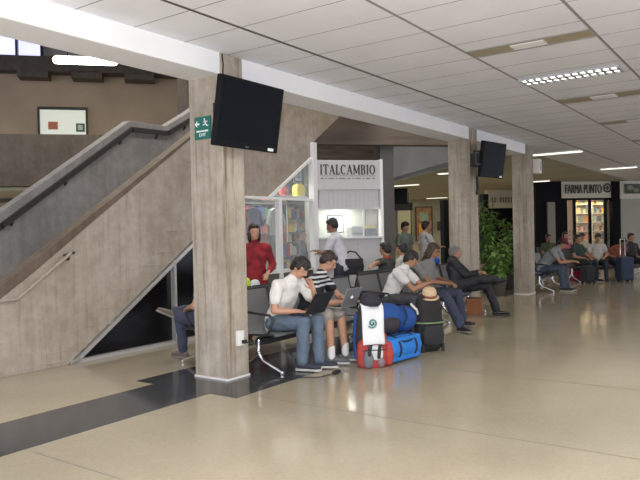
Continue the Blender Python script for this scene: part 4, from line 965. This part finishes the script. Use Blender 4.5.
person('person in black suit with crossed legs, reclining on a bench', (10.86, 4.72, 0), 0,
       sit(waist=(.04, .03, .68), chest=(.10, .09, .84), top=(.15, .13, .97), neck=(.20, .15, 1.00), head=(.28, .14, 1.11), gaze=(.55, -.8, -.12),
           shR=(-.03, .07, .95), elR=(.0, -.16, .72), wrR=(.16, -.34, .76), shL=(.33, .16, .94), elL=(.38, -.08, .72), wrL=(.22, -.34, .78),
           knR=(.04, -.40, .66), anR=(.46, -.54, .63), toR=(.61, -.64, .60), knL=(.34, -.42, .53), anL=(.32, -.60, .10), toL=(.40, -.77, .035)),
       BLACK, BLACK, skin=SK2, hair=HAIRG, hstyle='short', sleeve=1.9, shoe=C(.012, .012, .012, .25), sole=C(.02, .02, .02), build=1.08, trouser_r=1.6, collar=C(.5, .5, .5))
person('person hidden behind the nearest column with one jeans leg crossed, facing the stair', (5.72, 5.64, 0), PI,
       sit(knR=(-.26, -.40, .61), anR=(.10, -.56, .60), toR=(.26, -.62, .62), knL=(.10, -.46, .53), anL=(.02, -.50, .1), toL=(.02, -.67, .035)),
       C(.12, .12, .13), JEANS_D, shoe=C(.16, .13, .11), sole=C(.25, .22, .2), near=False, vox=.012)
p = ondepth(254, 9.3)
person('person in red patterned clothing standing between the nearest column and gift shop', (p.x, p.y, 0), -.6,
       stand(elL=(.28, .0, 1.12), wrL=(.14, -.18, 1.02)), C(.28, .012, .02, .8, n=.6, s=9), C(.25, .012, .02, .8, n=.6, s=9), hstyle='long', sleeve=1.7, near=False, vox=.012, scale=.97)
p = ondepth(341, 11.35)
person('person in white shirt with a black shoulder bag at the exchange counter', (p.x, p.y, 0), PI+.15,
       stand(pel=(0, .04, .94), waist=(0, 0, 1.08), chest=(0, -.07, 1.24), top=(0, -.10, 1.39), neck=(0, -.12, 1.46), head=(0, -.17, 1.60), gaze=(0, -.9, -.3), shR=(-.18, -.10, 1.36), shL=(.18, -.10, 1.36),
             elR=(-.22, -.22, 1.10), wrR=(-.12, -.42, 1.12), elL=(.24, -.18, 1.12), wrL=(.16, -.36, 1.18), hdL=(.2, -.9, .1), hdR=(.2, -.9, .1)), C(.60, .60, .63), C(.03, .032, .045), skin=SK3, sleeve=.6, near=False, vox=.012, scale=1.03, build=.86)
cp = p
t = thing('shoulder_bag', 'black shoulder bag hanging at the hip of the exchange counter customer', 'bag', (cp.x+.06, cp.y-.20, .80), -.8)
bm = N(); prism(bm, [(-.16, .0), (.16, .0), (.18, .14), (.15, .27), (-.15, .27), (-.18, .14)], 1, -.055, .055); fin('body', bm, BLACK, t, bevel=.03)
bm = N(); b2(bm, (-.155, -.07, .12), (.155, -.05, .275)); fin('flap', bm, BLACK, t, bevel=.006)
bm = N(); tube(bm, [(-.14, 0, .26), (-.13, .05, .34), (-.05, .09, .40), (.06, .08, .38), (.14, 0, .26)], [(.018, .006)]*5, seg=8); fin('strap', bm, BLACK, t, True)
def far_person(label, px, depth, rz, J, top, bottom, **k):
    p_ = ondepth(px, depth); k.setdefault('vox', .018); k.setdefault('near', False)
    return person(label, (p_.x, p_.y, 0), rz, J, top, bottom, **k)
OLIVE = C(.055, .06, .045); 
person('person in olive shirt with red collar on the turned bench, arm along its back', (9.98, 5.68, 0), PI,
       sit(shL=(.185, .05, 1.0), elL=(.42, .10, 1.0), wrL=(.66, .16, .98), shR=(-.185, .05, 1.0), head=(0, .02, 1.22), neck=(0, .05, 1.09), hdL=(1, .1, -.1)), OLIVE, JEANS_D, skin=SK2, near=False, vox=.013, collar=C(.45, .05, .02), sleeve=.6)
person('person in white shirt seated on the turned bench behind the white t-shirt man', (10.62, 5.70, 0), PI,
       sit(), C(.45, .46, .42), C(.1, .1, .08), skin=SK2, near=False, vox=.014, hstyle='short')
far_person('person in green-grey shirt standing in front of the cream poster', 405, 15.5, -.3, stand(), C(.16, .20, .17), C(.12, .05, .05), skin=SK2, hstyle='fringe')
far_person('person in white shirt standing before the orange and green poster', 426, 15, .9, stand(elR=(-.24, -.1, 1.12), wrR=(-.15, -.3, 1.15)), C(.48, .48, .48), C(.04, .04, .05), skin=SK2)
p8 = person('person in grey t-shirt and maroon cap bent forward past the third column', (16.02, 4.78, 0), 0,
       sit(waist=(.0, -.08, .68), chest=(.03, -.2, .84), top=(.03, -.34, .98), neck=(.04, -.42, 1.04), head=(.05, -.50, 1.14), gaze=(.1, -.8, -.6), shR=(-.17, -.33, .96), shL=(.2, -.33, .96),
           elR=(-.2, -.50, .70), wrR=(-.02, -.72, .72), elL=(.22, -.5, .70), wrL=(.1, -.74, .72), knR=(-.1, -.48, .56), knL=(.14, -.50, .56), anR=(-.06, -.52, .1), toR=(-.02, -.70, .035), anL=(.12, -.56, .1), toL=(.2, -.72, .035)),
       C(.26, .28, .30), C(.06, .08, .12), skin=SK2, cap=C(.10, .012, .02), near=False, vox=.013, shoe=C(.03, .03, .03), sole=C(.5, .48, .44), build=1.12, trouser_r=1.5)
# the far row in front of the pharmacy
fa = Matrix.Rotation(FA+.1, 3, 'Z')
def on_bench(pb, ang, k_, n_, pit): 
    q = Matrix.Rotation(ang, 3, 'Z') @ V((-pit*n_/2+pit*(k_+.5), .02, 0)); return (pb.x+q.x, pb.y+q.y, 0)
q = on_bench(pE, FA+.1, 0, 4, .62)
person('person in dark green shirt seated at the left of the far row', q, FA+.1+.2, sit(), C(.02, .045, .035), C(.02, .025, .03), skin=SK2, hstyle='short', near=False, vox=.017)
q = on_bench(pE, FA+.1, 1, 4, .62)
person('person in white shirt turned sideways in the far row', q, FA+.1-.5, sit(head=(.02, -.06, 1.2)), C(.50, .47, .44), C(.03, .035, .06), skin=SK2, hstyle='fringe', near=False, vox=.017)
q = on_bench(pE, FA+.1, 2, 4, .62)
person('person in rust-red top slumped beside the blue suitcase', q, FA+.1-.35, sit(chest=(.06, .0, .80), top=(.14, .02, .91), neck=(.17, .0, .96), head=(.22, -.08, 1.05), shR=(-.04, .0, .89), shL=(.3, .03, .88), gaze=(.5, -.7, -.5)), C(.20, .045, .02), C(.03, .035, .06), skin=SK3, near=False, vox=.017)
q = on_bench(pE, FA+.1, 3, 4, .62)
person('person in dark jacket at the right edge of the far row', q, FA+.1+.1, sit(), C(.02, .02, .022), C(.02, .02, .03), skin=SK2, sleeve=1.9, near=False, vox=.017)
q = on_bench(pE2, FA, 0, 3, .6)
person('person in dark olive top seated behind the grey t-shirt man', q, FA, sit(), C(.05, .07, .03), C(.03, .03, .03), near=False, vox=.018, skin=SK3)
q = on_bench(pE2, FA, 1, 3, .6)
person('person in pink top with long hair seated behind the maroon cap', q, FA, sit(head=(0, .02, 1.24), neck=(0, .05, 1.1)), C(.42, .10, .16), C(.06, .05, .08), near=False, vox=.018, hstyle='long')
q = on_bench(pE2, FA, 2, 3, .6)
person('person in pale yellowish top seated behind the maroon cap', q, FA, sit(), C(.42, .40, .26), C(.25, .02, .04), near=False, vox=.018, skin=SK2, hstyle='fringe')
far_person('person with dark hair standing inside the gift shop', 301, 12.45, .3, stand(), C(.03, .04, .08), C(.03, .03, .03), skin=SK2, scale=.93)

# ------------------------------------------------------------------ laptops, bags, luggage
def laptop(label, loc, rz, lid_m, deck_m, ang, pitch=0, emblem=False, w_=.33, d_=.23):
    t_ = thing('laptop', label, 'laptop', loc, rz); t_.rotation_euler = (pitch, 0, rz)
    bm_ = N(); b2(bm_, (-w_/2, -d_/2, 0), (w_/2, d_/2, .016)); bs = fin('base', bm_, deck_m, t_, bevel=.005)
    bm_ = N()
    for r__ in range(4):
        for c in range(11): b2(bm_, (-w_*.42+c*w_*.077, -.01+r__*.022, .016), (-w_*.42+c*w_*.077+w_*.066, .008+r__*.022, .019))
    fin('keyboard', bm_, BLACK, bs)
    bm_ = N(); b2(bm_, (-.04, -.095, .016), (.04, -.035, .0175)); fin('touchpad', bm_, deck_m, bs)
    R_ = Matrix.Rotation(ang, 3, 'X')      # lid hinged at y = d/2, folded open by ang from upright
    hinge = V((0, d_/2-.005, .014))
    bm_ = N(); box(bm_, hinge + R_ @ V((0, 0, d_/2)), (w_, .007, d_), R_); ld = fin('screen_lid', bm_, lid_m, t_, bevel=.003)
    bm_ = N(); box(bm_, hinge + R_ @ V((0, -.0045, d_/2)), (w_-.025, .002, d_-.03), R_); fin('screen', bm_, 'tv_screen', ld)
    if emblem:
        bm_ = N(); ell(bm_, (-.010, 0, 0), (.014, .0015, .017)); ell(bm_, (.010, 0, 0), (.014, .0015, .017)); ell(bm_, (.006, 0, .026), (.004, .0015, .009), Matrix.Rotation(.5, 3, 'Y'), 8, 6)
        for v in bm_.verts: v.co = hinge + R_ @ (V((v.co.x*1.1, v.co.y+.0045, v.co.z*1.1+d_*.5)))
        fin('emblem', bm_, mat('emblem_white', (.9, .9, .9), .3, emit=.3), ld)
    return t_
SILVER = mat('silver_lid', (.42, .43, .43), .35, metal=.5)
laptop('open black laptop on the lap of the person in white polo', (5.96, 4.42, .633), PI, BLACK, BLACK, math.radians(-32), 0, False, .38, .27)
laptop('open silver laptop with white emblem on its lid, on the bare knees', (6.55, 4.34, .645), PI, SILVER, SILVER, math.radians(-24), 0, True, .34, .24)
laptop('open black laptop resting on the upright blue bag right of the silver one', (6.76, 4.14, .625), PI-.1, BLACK, BLACK, math.radians(-40), 0, False, .30, .20)

# backpack: grey and black above, red pockets below
t = thing('backpack', 'red, grey and black backpack standing on the floor under a white towel', 'backpack', (6.47, 3.87, 0), -.8)
RED = C(.42, .05, .04); DG = C(.035, .03, .035); MG = C(.16, .16, .18)
def soft(bm_, x0, x1, y0, y1, z0, z1, r=.05):
    tube(bm_, [((x0+x1)/2, (y0+y1)/2, z0+r*.6), ((x0+x1)/2, (y0+y1)/2, (z0+z1)/2), ((x0+x1)/2, (y0+y1)/2, z1-r*.6)], [((x1-x0)/2-.01, (y1-y0)/2-.01), ((x1-x0)/2, (y1-y0)/2), ((x1-x0)/2-.02, (y1-y0)/2-.02)], side=(1, 0, 0), seg=16)
bm = N(); soft(bm, -.185, .185, -.10, .14, .03, .60, .07); soft(bm, -.17, .17, -.09, .12, .36, .69, .07); fused('body', bm, DG, t, .012, 6)
bm = N(); soft(bm, -.20, .17, -.17, .02, .02, .30, .05); fused('front_pocket', bm, RED, t, .011, 5)
bm = N(); soft(bm, -.14, -.01, -.21, -.10, .03, .20, .03); fused('small_pocket', bm, MG, t, .01, 4)
bm = N(); soft(bm, .02, .12, -.205, -.10, .03, .12, .03); fused('small_pocket', bm, C(.22, .17, .19), t, .01, 4)
bm = N(); tube(bm, [(-.14, -.185, .21), (0, -.20, .215), (.13, -.185, .21)], .006, seg=6); fin('zip', bm, BLACK, t, True)
bm = N(); soft(bm, .11, .25, -.13, .04, .04, .25, .03); fused('side_pocket', bm, RED, t, .01, 4)
for s_ in (-.11, .13):
    bm = N(); tube(bm, [(s_*1.1, -.16, .27), (s_*.9, -.145, .32), (s_*1.0, -.11, .37)], [(.02, .008)]*3, side=(1, 0, 0), seg=8); fin('strap', bm, RED, t, True)
for s_ in (-.075, .035):
    bm = N(); tube(bm, [(s_, -.195, .12), (s_+.01, -.19, .22), (s_+.03, -.17, .29), (s_+.05, -.15, .33)], [(.02, .006)]*4, side=(1, 0, 0), seg=8); fin('strap', bm, BLACK, t, True)
bm = N(); soft(bm, -.055, .10, -.19, -.13, .10, .27, .02); fused('white_patch', bm, C(.65, .66, .62), t, .009, 3)
# towel draped over its front, emblem on it; cap on top
t = thing('draped_towel', 'white towel with a small green emblem draped over the backpack', 'towel', (6.47, 3.87, 0), -.8)
bm = N(); rows = []
prof = [(.10, .66), (.05, .715), (-.03, .725), (-.10, .69), (-.130, .62), (-.140, .52), (-.15, .42), (-.175, .34), (-.195, .28)]
for i, (y, z) in enumerate(prof):
    rows.append([(x, y-.006*math.sin(x*40+i), z+.004*math.cos(x*30)) for x in [(-.125+.25*k_/8)*(1-.0*i)-(.015*i/8) for k_ in range(9)]])
top_ = [[bm.verts.new(v) for v in r__] for r__ in rows]; bot_ = [[bm.verts.new((v[0], v[1]+.009, v[2]-.006)) for v in r__] for r__ in rows]
nR, nC = len(rows), 9
for i in range(nR-1):
    for j in range(nC-1):
        bm.faces.new((top_[i][j], top_[i][j+1], top_[i+1][j+1], top_[i+1][j])); bm.faces.new((bot_[i][j], bot_[i+1][j], bot_[i+1][j+1], bot_[i][j+1]))
    for j in (0, nC-1): bm.faces.new((top_[i][j], top_[i+1][j], bot_[i+1][j], bot_[i][j]))
for i in (0, nR-1):
    for j in range(nC-1): bm.faces.new((top_[i][j], bot_[i][j], bot_[i][j+1], top_[i][j+1]))
fin('cloth', bm, C(.78, .79, .78, .9, n=.03), t, True)
bm = N()
for k_ in range(26):
    a = -2.4+k_*.36; rr = .054-.0017*k_; box(bm, (-.02+rr*math.cos(a), -.152, .51+rr*math.sin(a)), (.018, .014, .014), Matrix.Rotation(-a, 3, 'Y'))
fin('emblem', bm, C(.10, .28, .24), t)
t = thing('cap', 'dark navy cap sitting on top of the towel-draped backpack', 'cap', (6.48, 3.88, .705), -.8)
bm = N(); ell(bm, (0, 0, .045), (.12, .12, .085)); tube(bm, [(0, 0, .02), (0, -.0, -.0)], [(.125, .125), (.13, .12)], side=(1, 0, 0), seg=16); fused('crown', bm, C(.022, .022, .035), t, .011, 3)
bm = N(); tube(bm, [(0, -.08, .02), (0, -.17, -.005)], [(.09, .009), (.06, .007)], side=(1, 0, 0), seg=14); fin('brim', bm, C(.022, .022, .035), t, True)
# blue bags behind
BLU = C(.02, .20, .62); BLU2 = C(.012, .05, .20); NAVY = C(.01, .02, .055)
t = thing('duffel_bag', 'bright blue travel duffel lying on the floor beside the backpack', 'duffel bag', (6.92, 3.77, 0), -.12)
bm = N(); box(bm, (0, 0, .16), (.56, .28, .27)); tube(bm, [(-.27, 0, .165), (.22, 0, .16)], [(.165, .15), (.165, .15)], side=(0, 1, 0), seg=18); fused('body', bm, BLU, t, .013, 5)
for x in (-.17, .15):
    bm = N(); 
    pts = [(x, .168*math.cos(a), .165+.158*math.sin(a)) for a in [2*PI*q_/20 for q_ in range(21)]]
    tube(bm, pts, [(.020, .006)]*21, side=(1, 0, 0), seg=6, caps=False); fin('strap', bm, NAVY, t, True)
bm = N(); tube(bm, [(-.31, -.03, .30), (0, -.05, .32), (.22, -.03, .30)], .008, seg=6); fin('zip', bm, NAVY, t, True)
bm = N(); tube(bm, [(-.17, -.12, .27), (-.08, -.15, .245), (.05, -.15, .245), (.15, -.12, .27)], .010, seg=8); fin('handle', bm, NAVY, t, True)
t = thing('duffel_bag', 'large dark blue rounded bag resting on the bright blue duffel', 'duffel bag', (7.02, 3.90, .295), -.12)
bm = N(); ell(bm, (.20, 0, .155), (.23, .17, .165)); ell(bm, (-.10, .03, .19), (.30, .17, .19)); ell(bm, (-.3, .05, .14), (.16, .14, .14)); fused('body', bm, C(.014, .075, .30), t, .014, 5)
bm = N(); ell(bm, (-.16, -.05, .13), (.20, .13, .12)); fused('side_pocket', bm, DG, t, .013, 4)
bm = N(); tube(bm, [(.02, -.15, .10), (.08, -.17, .2), (.12, -.08, .345), (.13, .05, .35)], [(.018, .007)]*4, side=(1, 0, 0), seg=8); fin('strap', bm, NAVY, t, True)
bm = N(); tube(bm, [(.26, -.10, .335), (.34, -.13, .26), (.38, -.12, .20)], [(.02, .008)]*3, side=(1, 0, 0), seg=8); fin('label_tag', bm, C(.7, .7, .68), t, True)
t = thing('duffel_bag', 'medium blue bag upright behind the left side of the backpack', 'duffel bag', (6.66, 4.08, 0), -.2)
bm = N(); soft(bm, -.19, .2, -.07, .07, .02, .60, .08); fused('body', bm, C(.02, .10, .33), t, .013, 5)
bm = N(); tube(bm, [(-.1, -.07, .3), (-.11, -.08, .5), (-.1, -.04, .60)], [(.02, .008)]*3, side=(1, 0, 0), seg=8); fin('strap', bm, DG, t, True)
# trolley pack with straw hat
t = thing('backpack', 'tall black wheeled pack with a green strap, straw hat on top', 'backpack', (7.64, 3.72, 0), -.6)
bm = N(); soft(bm, -.20, .20, -.14, .13, .06, .62, .06); soft(bm, -.19, .19, -.13, .13, .38, .70, .09); fused('body', bm, C(.017, .016, .017), t, .013, 5)
bm = N(); soft(bm, -.16, .16, -.185, -.05, .10, .34, .04); fused('front_pocket', bm, C(.022, .022, .024), t, .012, 4)
pts = [(.206*math.cos(a), -.01+.148*math.sin(a), .37) for a in [2*PI*q_/24 for q_ in range(25)]]
bm = N(); tube(bm, pts, [(.012, .018)]*25, side=(0, 0, 1), seg=6, caps=False)
fin('strap', bm, C(.18, .27, .13), t, True)
for s_ in (-.13, .13):
    bm = N(); tube(bm, [(s_-.02, .08, .045), (s_+.02, .08, .045)], .042, seg=14); fin('wheel', bm, 'rubber', t, True)
bm = N(); b2(bm, (-.17, .04, .02), (.17, .14, .075)); b2(bm, (-.16, -.12, .0), (-.13, -.09, .1)); b2(bm, (.13, -.12, 0), (.16, -.09, .1)); fin('base_frame', bm, 'dark_metal', t)
t = thing('straw_hat', 'pale straw hat with brown band on the tall black pack', 'hat', (7.63, 3.70, .69), -.45)
t.rotation_euler = (math.radians(20), 0, -.8)
bm = N(); lathe(bm, [(.125, 0), (.13, .008), (.10, .018), (.094, .03), (.090, .075), (.078, .105), (.05, .118), (.0, .112)][:7], (0, 0, 0), 24); fin('straw', bm, C(.66, .47, .29, .9, n=.2, s=50), t, True)
bm = N(); lathe(bm, [(.104, .016), (.099, .045), (.092, .045), (.092, .016)], (0, 0, 0), 24); fin('band', bm, C(.22, .08, .05), t, True)
# yellow and white bag on the turned bench behind white polo
t = thing('plastic_bag', 'yellow and white plastic bag standing on the turned bench behind the column', 'bag', (6.13, 5.40, .43))
bm = N(); soft(bm, -.15, .02, -.07, .07, 0.01, .56, .05); fused('body', bm, C(.55, .72, .06), t, .013, 4)
bm = N(); soft(bm, .0, .2, -.07, .07, .01, .53, .06); fused('white_side', bm, C(.68, .70, .72), t, .013, 4)
t = thing('travel_pillow', 'bright blue travel pillow on the bench back beside the suited man', 'pillow', (10.80, 5.12, .905), 0)
bm = N(); ell(bm, (0, 0, .085), (.12, .06, .09)); ell(bm, (.05, -.02, .07), (.08, .06, .075)); fused('cushion', bm, C(.01, .10, .50), t, .012, 4)
bm = N(); tube(bm, [(-.1, -.03, .03), (0, -.065, .02), (.1, -.03, .03)], .005, seg=6); fin('piping', bm, NAVY, t, True)
def suitcase(label, px, depth, w_, h_, m, handle, rz=0):
    p_ = ondepth(px, depth); t_ = thing('suitcase', label, 'suitcase', (p_.x, p_.y, 0), FA+rz)
    bm_ = N(); b2(bm_, (-w_/2, -.13, .05), (w_/2, .13, h_)); fin('shell', bm_, m, t_, bevel=.035)
    bm_ = N(); b2(bm_, (-w_*.38, -.145, h_*.15), (w_*.38, -.125, h_*.5)); fin('front_pocket', bm_, m, t_, bevel=.008)
    for s_ in (-1, 1):
        bm_ = N(); tube(bm_, [(s_*w_*.36-.015, .08, .035), (s_*w_*.36+.015, .08, .035)], .034, seg=12); fin('wheel', bm_, 'rubber', t_, True)
    bm_ = N(); b2(bm_, (-w_*.4, -.12, 0), (-w_*.33, -.08, .06)); b2(bm_, (w_*.33, -.12, 0), (w_*.4, -.08, .06)); fin('foot', bm_, 'rubber', t_)
    if handle:
        bm_ = N(); tube(bm_, [(-.07, .08, h_-.02), (-.07, .08, h_+handle), (.07, .08, h_+handle), (.07, .08, h_-.02)], .012, seg=8); fin('handle', bm_, 'chrome', t_, True)
suitcase('navy blue suitcase with raised silver handle at the right', 624, 17.9, .40, .68, C(.03, .045, .085), .48)
suitcase('small dark suitcase under the far row, left of the navy one', 587, 17.6, .30, .48, BLACK, 0)
p_ = ondepth(575, 18.8); t = thing('shopping_bag', 'crimson bag on the floor by the dark green shirt', 'bag', (p_.x, p_.y, 0), FA)
bm = N(); prism(bm, [(-.15, 0), (.15, 0), (.17, .25), (.11, .5), (-.08, .5), (-.17, .25)], 1, -.1, .1); fin('body', bm, C(.34, .015, .05), t, bevel=.04)
bm = N(); tube(bm, [(-.05, 0, .49), (-.03, 0, .62), (.05, 0, .62), (.07, 0, .49)], .011, seg=6); fin('handle', bm, C(.34, .015, .05), t)
t = thing('cardboard_box', 'orange-brown box on the floor beneath the suited man\'s crossed legs', 'box', (11.42, 4.62, 0), .3)
bm = N(); b2(bm, (-.17, -.13, 0), (.17, .13, .25)); fin('carton', bm, C(.33, .13, .05), t, bevel=.005)
bm = N(); b2(bm, (-.18, -.14, .25), (.18, .14, .275)); fin('lid', bm, C(.36, .15, .07), t)
t = thing('shoe_pad', 'small dark cable adapter on the floor before the jeans', 'adapter', (5.93, 4.0, 0), .2)
t.name = 'power_adapter'
bm = N(); b2(bm, (-.07, -.03, 0), (.07, .03, .03)); fin('brick', bm, BLACK, t, bevel=.01)
bm = N(); tube(bm, [(-.07, 0, .01), (-.25, .1, .006), (-.42, .45, .006), (-.46, .6, .008)], .004, seg=6); fin('cable', bm, BLACK, t, True)
# ------------------------------------------------------------------ potted plants between second and third columns
def plant(label, px, depth, h_, nl, m, spread, ll):
    p_ = ondepth(px, depth); t_ = thing('potted_plant', label, 'plant', (p_.x, p_.y, 0))
    bm_ = N(); lathe(bm_, [(.14, 0), (.19, .34), (.205, .36), (.20, .38), (.17, .38), (.165, .34)]); fin('pot', bm_, C(.10, .09, .08), t_, True)
    bm_ = N(); lathe(bm_, [(.16, .30), (.16, .345)]); fin('soil', bm_, C(.04, .025, .015), t_)
    bm_ = N(); stems = []
    for k_ in range(9):
        a = random.uniform(0, 2*PI); r__ = random.uniform(.3, 1)*spread
        pts = [V((0, 0, .34)), V((r__*.25*math.cos(a), r__*.25*math.sin(a), .34+(h_-.34)*.45)), V((r__*.8*math.cos(a), r__*.8*math.sin(a), h_*random.uniform(.72, 1)))]
        tube(bm_, pts, [.014, .01, .005], seg=6); stems.append(pts)
    fin('stem', bm_, C(.16, .14, .06), t_, True)
    bm_ = N()
    for k_ in range(nl):
        s_ = random.choice(stems); f = random.random(); b0 = s_[0].lerp(s_[1], f*2) if f < .5 else s_[1].lerp(s_[2], f*2-1)
        if b0.z < .5: b0.z = .5
        a = random.uniform(0, 2*PI); el_ = random.uniform(-.5, .9); d_ = V((math.cos(a)*math.cos(el_), math.sin(a)*math.cos(el_), math.sin(el_))); sd = d_.cross(V((0, 0, 1))).normalized(); l_ = ll*random.uniform(.6, 1.2)
        m_ = b0+d_*l_*.5+V((0, 0, .02)); e_ = b0+d_*l_-V((0, 0, l_*.25))
        vs = [bm_.verts.new(q_) for q_ in (b0, m_+sd*l_*.17, e_, m_-sd*l_*.17)]; bm_.faces.new(vs)
    fin('foliage', bm_, m, t_)
G1 = C(.12, .24, .05, .5, n=.5, s=7); G2 = C(.17, .30, .07, .5, n=.4, s=7)
plant('tall leafy plant in a dark pot close behind the second column', 488, 15.6, 2.25, 420, G1, .45, .26)
plant('bushy light green plant between the two far columns', 497, 14.9, 1.35, 320, G2, .40, .24)
plant('dark green plant against the third column', 509, 16.5, 1.75, 380, G1, .42, .26)
for o in list(bpy.data.objects):
    if o.type == 'MESH' and o.parent is None and 'kind' not in o and 'label' not in o: print('UNTAGGED', o.name)
